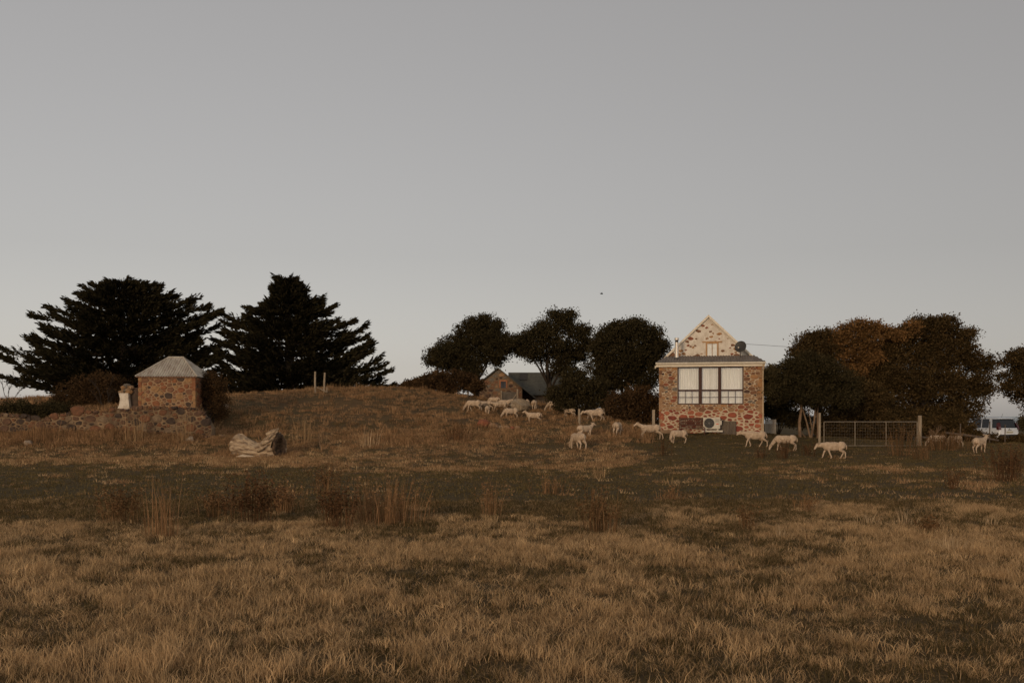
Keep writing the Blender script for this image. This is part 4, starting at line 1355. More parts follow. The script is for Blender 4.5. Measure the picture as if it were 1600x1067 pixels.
G_R = 'trees right of the house'
nt = tree('grove_tree', 'dark leafy tree with several pale stems between house and gate', 'tree', 1266, 45.8,
     [(1225, 602, 20), (1208, 590, 10), (1215, 620, 12), (1245, 585, 22), (1262, 565, 16), (1285, 580, 24), (1250, 612, 20), (1285, 610, 24), (1308, 600, 22), (1320, 622, 17), (1268, 622, 14), (1203, 608, 8), (1200, 585, 6), (1235, 570, 9)],
     L_DARK, BARK_L, trunk_r=0, seed=8, group=G_R, dens=13, clump=.18, size=.1, nleaf=30)
mb = MB()
nb = nt.location
for pts, r0 in (([(1253, 694), (1250, 682), (1249, 660), (1252, 640), (1250, 610), (1245, 585)], .105), ([(1267, 694), (1268, 680), (1272, 660), (1274, 640), (1284, 600)], .075), ([(1266, 694), (1265, 680), (1261, 662), (1256, 645), (1250, 625)], .06),
                ([(1277, 693), (1278, 670), (1277, 645), (1283, 600)], .065), ([(1264, 692), (1258, 683), (1253, 676)], .05), ([(1269, 672), (1266, 655), (1263, 640)], .035)):
    mb.tube([P(a, b, 45.6 + .15 * k) - nb for k, (a, b) in enumerate(pts)], [r0 * .72 * (1.15 - .6 * k / len(pts)) for k in range(len(pts))], 8)
mb.build('trunk', BARK_L, nt, smooth=True)
tree('grove_tree', 'tall dark tree rising behind the pale-stemmed tree', 'tree', 1275, 53,
     [(1258, 540, 13), (1270, 528, 10), (1284, 525, 10), (1285, 545, 18), (1262, 558, 18), (1248, 550, 8), (1290, 575, 20), (1250, 575, 16), (1295, 610, 26), (1240, 600, 18)],
     L_BRWN, BARK_D, trunk_r=.18, seed=9, group=G_R, dens=12, clump=.2)
tree('grove_tree', 'golden-leaved tree at the grove top', 'tree', 1345, 53.0,
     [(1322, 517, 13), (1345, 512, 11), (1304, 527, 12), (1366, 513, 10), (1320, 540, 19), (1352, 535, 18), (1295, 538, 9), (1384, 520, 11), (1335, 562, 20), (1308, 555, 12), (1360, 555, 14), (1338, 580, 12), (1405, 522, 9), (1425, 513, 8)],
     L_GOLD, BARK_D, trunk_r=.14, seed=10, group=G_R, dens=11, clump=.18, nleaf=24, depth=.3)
tree('grove_tree', 'largest brown-green domed tree behind the farm gate', 'tree', 1450, 54,
     [(1362, 568, 20), (1350, 590, 22), (1340, 615, 24), (1375, 550, 16), (1360, 640, 24), (1330, 640, 20), (1455, 520, 20), (1460, 506, 9), (1430, 514, 13), (1408, 524, 14), (1482, 518, 16), (1498, 530, 13), (1395, 545, 22), (1430, 550, 30), (1470, 555, 32), (1505, 553, 20), (1524, 563, 13), (1540, 572, 8), (1385, 585, 26), (1420, 600, 34), (1470, 605, 36), (1510, 598, 24), (1530, 605, 14), (1375, 625, 24), (1400, 648, 24), (1445, 648, 26), (1485, 645, 26), (1508, 635, 18), (1512, 521, 5), (1475, 500, 6), (1440, 502, 6)],
     L_BRWN, BARK_D, trunk_r=.28, seed=11, group=G_R, dens=11, clump=.22, nleaf=26, depth=.3, limb_n=14)
tree('grove_tree', 'open-crowned tree cut off by the right edge of the picture', 'tree', 1635, 56,
     [(1590, 555, 10), (1581, 565, 8), (1600, 575, 16), (1578, 588, 10), (1590, 602, 15), (1615, 560, 22), (1622, 600, 28), (1606, 622, 13), (1572, 603, 7), (1645, 580, 30), (1650, 630, 24), (1622, 638, 10)],
     L_BRWN, BARK_D, trunk_r=.2, seed=12, group=G_R, dens=10, clump=.18, nleaf=22)

G_B = 'shrubs around the paddock edge'
SH = [
    ('low rust-brown hedge on the crest left of the cottage', 685, 61, [(640, 604, 9), (655, 599, 11), (672, 595, 13), (690, 594, 14), (710, 593, 14), (728, 597, 14), (700, 606, 12), (665, 608, 10), (630, 608, 6), (742, 603, 10)], L_RUST, .12, 16),
    ('dark twiggy bush in front of the broad cypress', 140, 48, [(110, 615, 16), (135, 605, 20), (160, 600, 18), (180, 600, 14), (150, 622, 20), (120, 630, 16), (175, 622, 14), (95, 628, 10)], L_RUST, .08, 14),
    ('brown bush hugging the right side of the stone hut', 328, 46.5, [(322, 600, 9), (330, 590, 8), (338, 605, 13), (330, 622, 14), (345, 625, 10), (318, 620, 8), (340, 640, 12)], L_RUST, .07, 14),
    ('low dark scrub at the left end of the ruined wall', 45, 45.5, [(10, 640, 10), (30, 636, 10), (50, 640, 11), (75, 640, 12), (100, 640, 9), (-20, 638, 12)], L_DARK, .08, 16),
    ('dark shrub mass below the middle trees', 905, 52, [(880, 612, 16), (905, 605, 20), (930, 610, 20), (885, 630, 14), (915, 628, 16), (868, 618, 11), (945, 625, 12), (895, 590, 14)], L_DARK, .1, 14),
    ('brown shrub beside the left corner of the house', 990, 48.5, [(965, 628, 14), (985, 622, 16), (1005, 618, 14), (1018, 628, 13), (975, 642, 13), (1000, 642, 14), (1020, 648, 10), (955, 640, 8)], L_RUST, .1, 12),
    ('dark bushes filling the gap right of the house wall', 1215, 50, [(1205, 605, 16), (1215, 640, 18), (1235, 650, 16), (1200, 635, 14), (1225, 615, 18), (1250, 655, 14)], L_DARK, .1, 14),
    ('reddish-leaved bush showing over the house corner', 1206, 53, [(1202, 585, 9), (1210, 578, 8), (1215, 590, 11), (1200, 600, 10)], L_GREY, .09, 8),
    ('long dark hedge behind the farm gate', 1345, 49.5, [(1330, 628, 20), (1362, 622, 22), (1345, 605, 16), (1300, 655, 18), (1330, 652, 22), (1360, 655, 22), (1390, 660, 20), (1310, 672, 16), (1345, 674, 16), (1380, 676, 16), (1290, 668, 14)], L_BRWN, .1, 14),
    ('dark hedge under the largest tree right of the gatepost', 1470, 50, [(1420, 668, 16), (1450, 668, 18), (1480, 668, 18), (1502, 670, 14), (1518, 676, 9), (1490, 655, 16)], L_BRWN, .1, 14),
    ('low dark bank of brush in front of the parked car', 1575, 55, [(1535, 686, 7), (1555, 687, 7), (1575, 687, 7), (1595, 687, 7), (1620, 686, 8), (1515, 682, 9), (1640, 684, 10)], L_BRWN, .09, 15),
    ('green bush far behind the car at the picture edge', 1612, 80, [(1600, 662, 9), (1612, 658, 10), (1625, 662, 12)], L_GREY, .12, 10),
]
for i, (lab, u, y, bl, lf, sz, dn) in enumerate(SH):
    tree('shrub', lab, 'shrub', u, y, bl, lf, BARK_D, nleaf=24, clump=.14, size=sz * 1.15, dens=dn * 1.0, depth=.3, ragged=.35, trunk_r=.04, stems=5, seed=60 + i, group=G_B, limb_n=8)


def bare_shrub(label, u, y, h, n_, m, seed, spread=.6, name='bare_bush'):
    rt_ = random.Random(seed); b = on(u, y)
    mb = MB()
    def grow(p, d, ln, r_, lv):
        q = p + d * ln
        mid = p.lerp(q, .5) + Vector((rt_.uniform(-.05, .05), rt_.uniform(-.05, .05), 0)) * ln
        mb.tube([p, mid, q], [r_, r_ * .8, r_ * .6], 4)
        if lv > 0:
            for _ in range(3):
                nd = (d + Vector((rt_.uniform(-.7, .7), rt_.uniform(-.7, .7), rt_.uniform(-.2, .5)))).normalized()
                grow(p.lerp(q, rt_.uniform(.4, 1)), nd, ln * rt_.uniform(.45, .7), r_ * .55, lv - 1)
    for _ in range(n_):
        d = Vector((rt_.uniform(-spread, spread), rt_.uniform(-spread, spread), 1)).normalized()
        grow(Vector((rt_.uniform(-.15, .15), rt_.uniform(-.15, .15), -.1)), d, h * rt_.uniform(.4, .6), .02, 3)
    o = mb.build(name, m); o.location = b
    return tag(o, label, 'bush')


bare_shrub('leafless twiggy bush before the cottage gable', 762, 60, .9, 7, BARK_L, 1, 1.0)
bare_shrub('pale bare branch standing in the dark shrubs left of the house', 945, 50.5, 1.5, 1, BARK_L, 2, .5, 'bare_branch')
bare_shrub('bare drooping twigs at the left edge under the cypress', 14, 50, 1.6, 3, BARK_D, 3, .8)
bare_shrub('leafless brown twigs above the bush left of the white jamb', 165, 47, 1.5, 6, BARK_D, 6, .8)
bare_shrub('thin leafless stems right of the gatepost', 1462, 45.5, 1.1, 4, BARK_L, 4, .7)

# ------------------------------------------------------------------ rocks
def rocks(label_list, spots, m, group):
    for i, (lab, (u, y, r_)) in enumerate(zip(label_list, spots)):
        o = link('rock', rock_mesh('rock', r_, m[i % len(m)], 500 + i + int(u), (1.15, 1, .8)))
        o.location = on(u, y, r_ * .45); o.rotation_euler = (0, 0, i * 1.1)
        tag(o, lab, 'rock', group)
rocks(['reddish rock at the left of the rock row below the flock', 'round pale rock second in the row below the flock', 'small rock right of the round pale one', 'pale angular rock in the row below the flock', 'low rock near the right of the rock row', 'last small rock at the right of the rock row'],
      [(755, 46.2, .26), (771, 46, .22), (782, 46, .13), (792, 46, .16), (800, 46, .13), (808, 46, .12)], [ST_TOP[4], ST_TOP[0], WOOD_G, ST_TOP[0]], 'rocks below the flock')
PALE = mat('pale_lichen_rock', (0.36, 0.28, 0.2), (0.16, 0.11, 0.07), 7, bump=.5)
rocks(['grey slab-like boulder on the slope behind the flock', 'pale stone in the grass at far left below the wall', 'pale stone in the grass below the hut wall', 'small pale rock by the foot of the mound near the hut'],
      [(812, 55.5, .5), (44, 41.5, .17), (297, 42.2, .17), (350, 48, .2)], [WOOD_G, PALE, PALE, PALE], 'single stones in the paddock')

# ------------------------------------------------------------------ sheep
WOOL = mat('shorn_wool', (0.49, 0.37, 0.26), (0.35, 0.255, 0.17), 7, rough=.95, bump=.5, spec=.05)
SHEEP = {}


def sheep_mesh(key, neck, head, legs, ear=1.0):
    """faces +x, withers 0.68 m; neck/head joint points, legs = swing of (front l, front r, hind l, hind r)"""
    mb = MB()
    mb.ball((.02, 0, .50), (.43, .155, .165), 18, 12)
    mb.ball((.27, 0, .50), (.2, .135, .175), 14, 10)
    mb.ball((-.30, 0, .53), (.2, .145, .155), 14, 10)
    mb.ball((0, 0, .45), (.3, .14, .14), 14, 10)
    def limb(pts, rs):
        mb.tube(pts, rs, 10)
        for p_, r_ in zip(pts, rs): mb.ball(p_, r_ * .995, 8, 6)
    limb([(.33, 0, .53), neck[0], neck[1]], [.13, .095, .075])
    h0, h1 = Vector(head[0]), Vector(head[1])
    mb.ball(h0, (.075, .062, .072), 10, 8)
    limb([h0, h0.lerp(h1, .55), h1], [.066, .05, .036])
    hd = (h1 - h0).normalized(); up = Vector((0, 1, 0)).cross(hd) * -1
    for s in (-1, 1):
        e0 = h0 - hd * .03 + Vector((0, s * .055, .03)); e1 = e0 + Vector((-.03, s * .10, .012))
        mb.tube([e0, e0.lerp(e1, .5), e1], [.018, .03, .012], 8)
    for k, s in ((0, 1), (1, -1)):
        w_ = legs[k]
        x = .27
        kn = Vector((x + .02 + w_ * .55, s * .085, .25)); ft = Vector((x + w_ * 1.0 - max(0, -w_) * .05, s * .08, .055 + max(0, -w_) * .12))
        limb([(x, s * .075, .44), kn, ft], [.075, .034, .026]); limb([ft, ft + Vector((.03, 0, -.035))], [.027, .03])
    for k, s in ((2, 1), (3, -1)):
        w_ = legs[k]
        x = -.34
        stf = Vector((x + .07 + w_ * .25, s * .095, .36)); hk = Vector((x - .10 + w_ * .62, s * .09, .235)); ft = Vector((x - .06 + w_ * 1.05, s * .085, .055))
        limb([(x, s * .07, .50), stf, hk, ft], [.115, .075, .036, .027]); limb([ft, ft + Vector((.03, 0, -.035))], [.027, .03])
    limb([(-.47, 0, .57), (-.52, 0, .47), (-.52, 0, .38)], [.035, .03, .02])
    me = mb.mesh('sheep_raw', None)
    o = bpy.data.objects.new('sheep_raw', me); COL.objects.link(o)
    rm = o.modifiers.new('r', 'REMESH'); rm.mode = 'VOXEL'; rm.voxel_size = .0135
    sm = o.modifiers.new('s', 'SMOOTH'); sm.iterations = 3; sm.factor = .5
    dg = bpy.context.evaluated_depsgraph_get()
    out = bpy.data.meshes.new_from_object(o.evaluated_get(dg))
    bpy.data.objects.remove(o)
    out.name = 'sheep_' + key
    co = np.zeros(len(out.vertices) * 3, np.float32); out.vertices.foreach_get('co', co)
    co = co.reshape(-1, 3); nzv = vnoise(co[:, 0] * 22 + 5, co[:, 2] * 22 + co[:, 1] * 13) - .5
    body = np.clip((co[:, 2] - .33) / .1, 0, 1)
    co[:, 1] *= 1 + nzv * .10 * body
    co[:, 2] += nzv * .018 * body
    out.vertices.foreach_set('co', co.ravel())
    out.materials.clear(); out.materials.append(WOOL)
    out.polygons.foreach_set('use_smooth', np.ones(len(out.polygons), bool)); out.update()
    SHEEP[key] = out


sheep_mesh('walk', [(.46, 0, .58), (.60, 0, .60)], [(.66, 0, .63), (.82, 0, .52)], (.16, -.08, -.12, .16))
sheep_mesh('walk_low', [(.47, 0, .55), (.62, 0, .52)], [(.69, 0, .54), (.80, 0, .39)], (-.14, .18, .14, -.10))
sheep_mesh('graze', [(.44, 0, .46), (.58, 0, .28)], [(.64, 0, .20), (.70, 0, .05)], (.10, -.12, .05, -.10))
sheep_mesh('graze_under', [(.42, 0, .42), (.46, 0, .26)], [(.46, 0, .19), (.36, 0, .06)], (.06, .0, .05, -.08))
sheep_mesh('stand', [(.44, 0, .61), (.53, 0, .70)], [(.57, 0, .74), (.73, 0, .67)], (.02, -.02, .04, -.05))
sheep_mesh('trot', [(.46, 0, .62), (.58, 0, .68)], [(.63, 0, .71), (.79, 0, .62)], (.12, .2, -.2, -.08))
G_S = 'shorn sheep grazing round the house'
LEFT = 180
SHP = [  # u, depth, pose, heading (deg, 0 = facing right, 90 = away), scale, label
    (1303, 37.8, 'walk_low', 182, 1.02, 'sheep walking left with lowered head in front of the farm gate'),
    (1227, 39.8, 'graze', 184, 1.0, 'sheep grazing beside the pale tree stems right of the house'),
    (1180, 40.8, 'walk', 180, 1.05, 'sheep walking left past the right corner of the house'),
    (1060, 41.5, 'graze_under', 200, .92, 'sheep with nose tucked down grazing below the garden bench'),
    (1016, 42.5, 'trot', 180, 1.02, 'sheep striding left by the left corner of the house'),
    (965, 43.8, 'graze', 68, .95, 'sheep seen from behind standing alone in shade left of the house'),
    (914, 42.5, 'stand', 35, .9, 'sheep with raised head looking right above another grazing sheep'),
    (903, 39.3, 'graze', 118, 1.02, 'nearest sheep of the centre group grazing away from the viewer'),
    (930, 48.0, 'walk_low', 186, .95, 'sheep with dropped head facing the short fence post'),
    (942, 48.9, 'graze', 150, .95, 'sheep half hidden behind the one facing the fence post'),
    (834, 49.6, 'stand', 176, .92, 'sheep with raised head at the lower right of the hillside flock'),
    (798, 51.5, 'graze', 200, .98, 'sheep stepping down the slope in front of the hillside flock'),
    (740, 54.0, 'graze', 180, 1.05, 'leftmost sheep of the hillside flock grazing to the left'),
    (758, 55.0, 'walk', 185, .98, 'sheep behind the leftmost grazer of the hillside flock'),
    (761, 53.2, 'graze', 95, .88, 'sheep seen from behind in front of the leftmost pair on the hill'),
    (772, 57.0, 'graze', 160, .85, 'sheep mostly hidden at the back of the hillside flock'),
    (781, 54.8, 'walk', 192, .95, 'sheep with visible foreleg in the middle of the hillside flock'),
    (789, 55.8, 'graze', 165, .95, 'sheep with arched back behind the middle of the hillside flock'),
    (798, 56.5, 'graze', 110, .85, 'duller sheep nearest the grey boulder on the slope'),
    (824, 56.0, 'graze', 88, .95, 'left one of two sheep seen from behind near the tin fence'),
    (835.5, 55.6, 'graze', 80, 1.02, 'right one of two sheep seen from behind near the tin fence'),
    (867, 54.8, 'graze', 190, 1.02, 'sheep grazing alone on the slope under the middle trees'),
    (889, 51.5, 'stand', 150, .8, 'small dull sheep half lost in brush left of the fence post'),
    (1464, 43.2, 'graze', 186, .82, 'sheep grazing half hidden in rusty weeds right of the gatepost'),
    (1492, 43.4, 'graze', 112, .8, 'sheep seen from behind in the weeds between gatepost and lone sheep'),
    (1531, 39.8, 'stand', 38, 1.0, 'lone sheep at far right facing away towards the parked car'),
]
for u, y, pose, hd, sc, lab in SHP:
    sc *= .82 if y > 49 else (.9 if y < 41.6 else .91)
    o = link('sheep', SHEEP[pose])
    q = on(u, y)
    o.location = q - Vector((0, 0, .01)); o.rotation_euler = (0, 0, R(hd)); o.scale = (sc * rnd.uniform(.95, 1.04), sc * rnd.uniform(.92, 1.12), sc * rnd.uniform(.97, 1.05))
    tag(o, lab, 'sheep', G_S)

# ------------------------------------------------------------------ tall weeds
W_RUST = leafmat('rusty_dock_stalks', (0.075, 0.042, 0.02), (0.23, 0.132, 0.064), .15)
W_DARK = leafmat('dark_dock_stalks', (0.05, 0.029, 0.015), (0.17, 0.088, 0.043), .15)
W_ORNG = leafmat('orange_reed_stalks', (0.12, 0.068, 0.032), (0.35, 0.2, 0.098), .2)
W_TAN = leafmat('tan_dry_stalks', (0.2, 0.125, 0.06), (0.42, 0.28, 0.15), .2)
W_PALE = leafmat('pale_straw_stalks', (0.32, 0.22, 0.12), (0.56, 0.41, 0.25), .2)


def stalks(nst, h, wd, lean, thick, seed, seedheads):
    """stalk strips with optional seed flakes; returns arrays"""
    rq = np.random.default_rng(seed)
    bx_ = rq.normal(size=(nst, 2)) * np.array([wd * .30, wd * .22])
    dr = np.stack([bx_[:, 0] * 1.2 / max(wd, .05) * lean + rq.normal(size=nst) * lean * .5, bx_[:, 1] / max(wd, .05) * lean + rq.normal(size=nst) * lean * .5], 1)
    hh = h * rq.uniform(.45, 1.05, nst)
    V = []; F = []; A = []; k = 0
    ang = rq.random(nst) * math.pi
    for i in range(nst):
        s = np.array([math.cos(ang[i]), math.sin(ang[i]), 0]) * thick * rq.uniform(.6, 1.3)
        b = np.array([bx_[i, 0], bx_[i, 1], -.04]); m_ = b + np.array([dr[i, 0] * .35, dr[i, 1] * .35, .55]) * hh[i]; t_ = b + np.array([dr[i, 0], dr[i, 1], 1.0]) * hh[i]
        V += [b - s, b + s, m_ + s * .8, m_ - s * .8, t_ + s * .25, t_ - s * .25]
        F += [(k, k + 1, k + 2, k + 3), (k + 3, k + 2, k + 4, k + 5)]
        a = rq.random(); A += [a] * 6; k += 6
        if seedheads:
            for _ in range(seedheads):
                q = rq.uniform(.35, 1.0); c = m_ + (t_ - m_) * (q - .35) / .65 + rq.normal(size=3) * .022
                d = rq.normal(size=3); d /= np.linalg.norm(d); e = np.cross(d, rq.normal(size=3)); e /= np.linalg.norm(e)
                z = rq.uniform(.010, .024)
                V += [c - d * z, c + e * z * .7, c + d * z, c - e * z * .7]; F.append((k, k + 1, k + 2, k + 3))
                a = rq.random(); A += [a] * 4; k += 4
    return np.array(V), np.array(F), np.array(A)


G_W = 'tall dry weeds in the paddock'
WEEDS = [  # u, v_base, height px, width px, material, stalks, seedheads, label
    (190, 818, 62, 46, W_RUST, 60, 16, 'rust-brown dock clump at far left beyond the tan grass'),
    (395, 818, 84, 56, W_DARK, 80, 22, 'tallest dark dock clump left of centre in the green turf'),
    (447, 800, 50, 42, W_ORNG, 90, 6, 'orange-tan feathery clump right of the tallest dark dock'),
    (508, 772, 58, 34, W_RUST, 40, 16, 'rusty dock clump standing behind the orange feathery one'),
    (530, 825, 72, 40, W_DARK, 60, 16, 'dark dock clump left of the wide reed bed'),
    (605, 818, 76, 96, W_ORNG, 260, 2, 'wide orange-brown reed bed in the dark green turf'),
    (255, 840, 100, 46, W_ORNG, 56, 1, 'thin tall rusty stalks left of the tallest dark dock'),
    (342, 808, 46, 40, W_RUST, 44, 14, 'low rusty clump left of the tallest dark dock'),
    (768, 808, 66, 30, W_ORNG, 46, 4, 'narrow orange stalks right of the wide reed bed'),
    (940, 832, 76, 46, W_RUST, 80, 6, 'rust-brown stalk clump near the picture middle'),
    (936, 748, 32, 14, W_TAN, 26, 3, 'thin pale-brown stalk bunch far out in the green turf'),
    (862, 772, 34, 46, W_ORNG, 60, 3, 'low orange clump beyond the middle stalk clump'),
    (1045, 780, 24, 24, W_ORNG, 40, 3, 'small orange tuft between the middle clump and the right side'),
    (1167, 828, 50, 16, W_RUST, 30, 5, 'slender rust-brown stalks right of the picture middle'),
    (1222, 842, 30, 22, W_PALE, 22, 0, 'pale cut straw stalks beside the slender rust stalks'),
    (1576, 752, 62, 52, W_DARK, 110, 14, 'large dark rust dock clump at the far right edge'),
    (1404, 712, 52, 34, W_RUST, 60, 14, 'rusty dock clump in front of the farm gate'),
    (1440, 718, 26, 24, W_RUST, 40, 10, 'low rusty clump at the foot of the gatepost'),
    (1488, 764, 38, 14, W_DARK, 26, 10, 'thin dark dock stems right of the gate in open turf'),
    (1226, 716, 32, 20, W_DARK, 36, 12, 'dark dock in front of the sheep grazing by the stems'),
    (1262, 712, 24, 24, W_DARK, 34, 10, 'low dark weeds between two sheep below the stems'),
    (1190, 716, 18, 14, W_DARK, 24, 10, 'small dark dock left of the grazing sheep by the stems'),
    (1036, 712, 34, 14, W_DARK, 26, 10, 'dark dock stem below the sheep striding by the house'),
    (1258, 800, 34, 24, W_ORNG, 40, 4, 'orange-brown tuft in the right middle turf'),
    (1355, 818, 24, 22, W_PALE, 40, 0, 'pale straw tuft left of the forked straw tuft'),
    (1412, 822, 36, 22, W_PALE, 34, 0, 'forked pale straw tuft in the right middle turf'),
    (1452, 832, 34, 20, W_RUST, 36, 6, 'rusty stalk clump right of the forked straw tuft'),
    (1550, 822, 24, 18, W_PALE, 34, 0, 'pale straw tuft near the right edge'),
    (1480, 862, 34, 40, W_PALE, 60, 0, 'spiky pale straw fan at the right edge of the tan grass'),
    (480, 692, 46, 34, W_TAN, 60, 1, 'tall tan grass clump on the slope right of the log'),
    (577, 700, 34, 26, W_PALE, 34, 0, 'pale fanned straw tuft at the foot of the mound'),
    (1478, 702, 34, 66, W_RUST, 190, 8, 'tangled rusty weeds hiding two sheep by the gatepost'),
    (712, 690, 40, 34, W_DARK, 60, 10, 'dark weed clump below the left end of the flock'),
    (785, 652, 26, 22, W_RUST, 40, 8, 'rusty weeds among the legs of the hillside flock'),
    (1002, 690, 24, 20, W_RUST, 30, 4, 'reddish grass clump left of the striding sheep'),
    (210, 690, 46, 30, W_TAN, 50, 1, 'tall straw stalks in front of the ruined wall'),
    (285, 690, 52, 24, W_TAN, 40, 1, 'straw stalks at the right end of the ruined wall'),
    (60, 692, 40, 50, W_ORNG, 60, 2, 'brown stalks at the left end of the ruined wall'),
]
_gyy = np.linspace(4, 60, 1200)
for i, (u, v, hp_, wp, m, ns, sh_, lab) in enumerate(WEEDS):
    xs = (u - 800) * _gyy / FPX
    vv = HOR - (GZ(xs, _gyy) - EYE) * FPX / _gyy
    hit = np.nonzero(vv <= v)[0]
    y = float(_gyy[hit[0]]) if len(hit) else 42.0
    sc = y / FPX
    V, F, A = stalks(int(ns * 1.15), hp_ * sc, wp * sc, .26, .0022 + .00016 * y, 900 + i, sh_)
    o = link('weed_clump', np_mesh('weed_clump', V, F, m, A))
    o.location = on(u, y)
    tag(o, lab, 'weeds', G_W)
sb = on(502, 41.0)
o = MB().tube([(0, 0, -.1), (-.06, 0, .3), (-.13, 0, .68)], [.02, .018, .008], 6).build('dry_stick', BARK_L); o.location = sb
tag(o, 'thin pale stick poking up from the grass right of the log', 'stick')

# ------------------------------------------------------------------ grass: scattered tufts
def tuft(name, nb, h, spread, width, m, seed, seg=2, droop=.35, upright=False):
    rq = np.random.default_rng(seed)
    V = []; A = []; F = []; k = 0
    for i in range(nb):
        a = rq.random() * 2 * math.pi; r_ = spread * math.sqrt(rq.random())
        b = np.array([r_ * math.cos(a), r_ * math.sin(a), -.015])
        hh = h * rq.uniform(.45, 1.1)
        ld = rq.random() * 2 * math.pi if upright else a + rq.normal() * .9; ln = hh * rq.uniform(.1, droop * 1.6) 
        d = np.array([math.cos(ld), math.sin(ld), 0]) * ln + np.array([.05, 0, 0]) * hh
        t = rq.random() * math.pi; s = np.array([math.cos(t), math.sin(t), 0]) * width * rq.uniform(.6, 1.3) * .5
        sh = rq.random()
        pts = [b, b + d * .3 + np.array([0, 0, hh * .55]), b + d + np.array([0, 0, hh * (1 - .25 * ln / max(hh, .01))])]
        V += [pts[0] - s, pts[0] + s, pts[1] + s * .8, pts[1] - s * .8, pts[2] + s * .12, pts[2] - s * .12]
        F += [(k, k + 1, k + 2, k + 3), (k + 3, k + 2, k + 4, k + 5)]
        A += [sh] * 6; k += 6
    o = bpy.data.objects.new(name, np_mesh(name, np.array(V), np.array(F), m, A))
    return o


GR_DRY = leafmat('dry_grass_blades', (0.2, 0.122, 0.057), (0.84, 0.575, 0.31), .3, inst=True)
GR_GRN = leafmat('short_green_grass_blades', (0.055, 0.042, 0.017), (0.155, 0.112, 0.05), .25)
_cr = [q for q in GR_GRN.node_tree.nodes if q.type == 'VALTORGB'][0].color_ramp
_cr.elements[1].position = .68
_e = _cr.elements.new(.76); _e.color = (0.26, 0.165, 0.08, 1)
_e = _cr.elements.new(1.0); _e.color = (0.44, 0.29, 0.155, 1)
GR_HIL = leafmat('brown_hill_grass_blades', (0.08, 0.044, 0.02), (0.54, 0.325, 0.165), .25, inst=True)


def scatter(name, label, pts, scl, protos, proto_idx):
    me = bpy.data.meshes.new(name)
    nP = len(pts)
    me.vertices.add(nP); me.vertices.foreach_set('co', np.asarray(pts, np.float32).ravel())
    at_ = me.attributes.new('rot', 'FLOAT_VECTOR', 'POINT')
    rot = np.stack([rng.normal(size=nP) * .11, rng.normal(size=nP) * .11, rng.random(nP) * 6.283], 1)
    at_.data.foreach_set('vector', rot.astype(np.float32).ravel())
    at_ = me.attributes.new('scl', 'FLOAT_VECTOR', 'POINT'); at_.data.foreach_set('vector', np.asarray(scl, np.float32).ravel())
    at_ = me.attributes.new('idx', 'INT', 'POINT'); at_.data.foreach_set('value', np.asarray(proto_idx, np.int32))
    ng = bpy.data.node_groups.new(name, 'GeometryNodeTree')
    ng.interface.new_socket('Geometry', in_out='INPUT', socket_type='NodeSocketGeometry')
    ng.interface.new_socket('Geometry', in_out='OUTPUT', socket_type='NodeSocketGeometry')
    N, Lk = ng.nodes, ng.links
    gi = N.new('NodeGroupInput'); go = N.new('NodeGroupOutput')
    ip = N.new('GeometryNodeInstanceOnPoints')
    jn = N.new('GeometryNodeJoinGeometry')
    for pr_ in reversed(protos):
        oi = N.new('GeometryNodeObjectInfo'); oi.inputs['Object'].default_value = pr_
        oi.inputs['As Instance'].default_value = False
        g2 = N.new('GeometryNodeGeometryToInstance')
        Lk.new(oi.outputs['Geometry'], g2.inputs[0]); Lk.new(g2.outputs[0], jn.inputs[0])
    def na(nm, ty):
        q = N.new('GeometryNodeInputNamedAttribute'); q.data_type = ty; q.inputs['Name'].default_value = nm
        return q.outputs['Attribute']
    Lk.new(gi.outputs[0], ip.inputs['Points']); Lk.new(jn.outputs[0], ip.inputs['Instance'])
    ip.inputs['Pick Instance'].default_value = True
    Lk.new(na('idx', 'INT'), ip.inputs['Instance Index'])
    Lk.new(na('rot', 'FLOAT_VECTOR'), ip.inputs['Rotation'])
    Lk.new(na('scl', 'FLOAT_VECTOR'), ip.inputs['Scale'])
    Lk.new(ip.outputs[0], go.inputs[0])
    o = link(name, me)
    md = o.modifiers.new('scatter', 'NODES'); md.node_group = ng
    tag(o, label, 'grass', kind='stuff')
    return o


def sample(y0, y1, dens, marg=2.0):
    area = 0.55 * 2 * (y1 ** 2 - y0 ** 2) / 2 + 2 * marg * (y1 - y0)
    n_ = int(area * dens)
    yy = np.sqrt(rng.uniform(y0 ** 2, y1 ** 2, n_)) if y0 > 8 else rng.uniform(y0, y1, n_ * 2)
    if y0 <= 8:
        wgt = (0.55 * yy + marg); keep = rng.random(len(yy)) < wgt / wgt.max(); yy = yy[keep][:n_]
    xx = rng.uniform(-1, 1, len(yy)) * (0.55 * yy + marg)
    return xx, yy


# where buildings and the gateway stand no grass grows
def clear_of(x, y):
    c = np.cos(house.rotation_euler.z); s = np.sin(house.rotation_euler.z)
    dx, dy = x - HC.x, y - HC.y
    lx = dx * c + dy * s; ly = -dx * s + dy * c
    ok = ~((np.abs(lx) < HW + .1) & (ly > -.15) & (ly < 8))
    ok &= ~((np.abs(x - OB.x) < OW + .1) & (y > OB.y - .05) & (y < OB.y + OD))
    ok &= ~((x < rx1 + .1) & (y > RY - .05) & (y < RY + .7))
    return ok


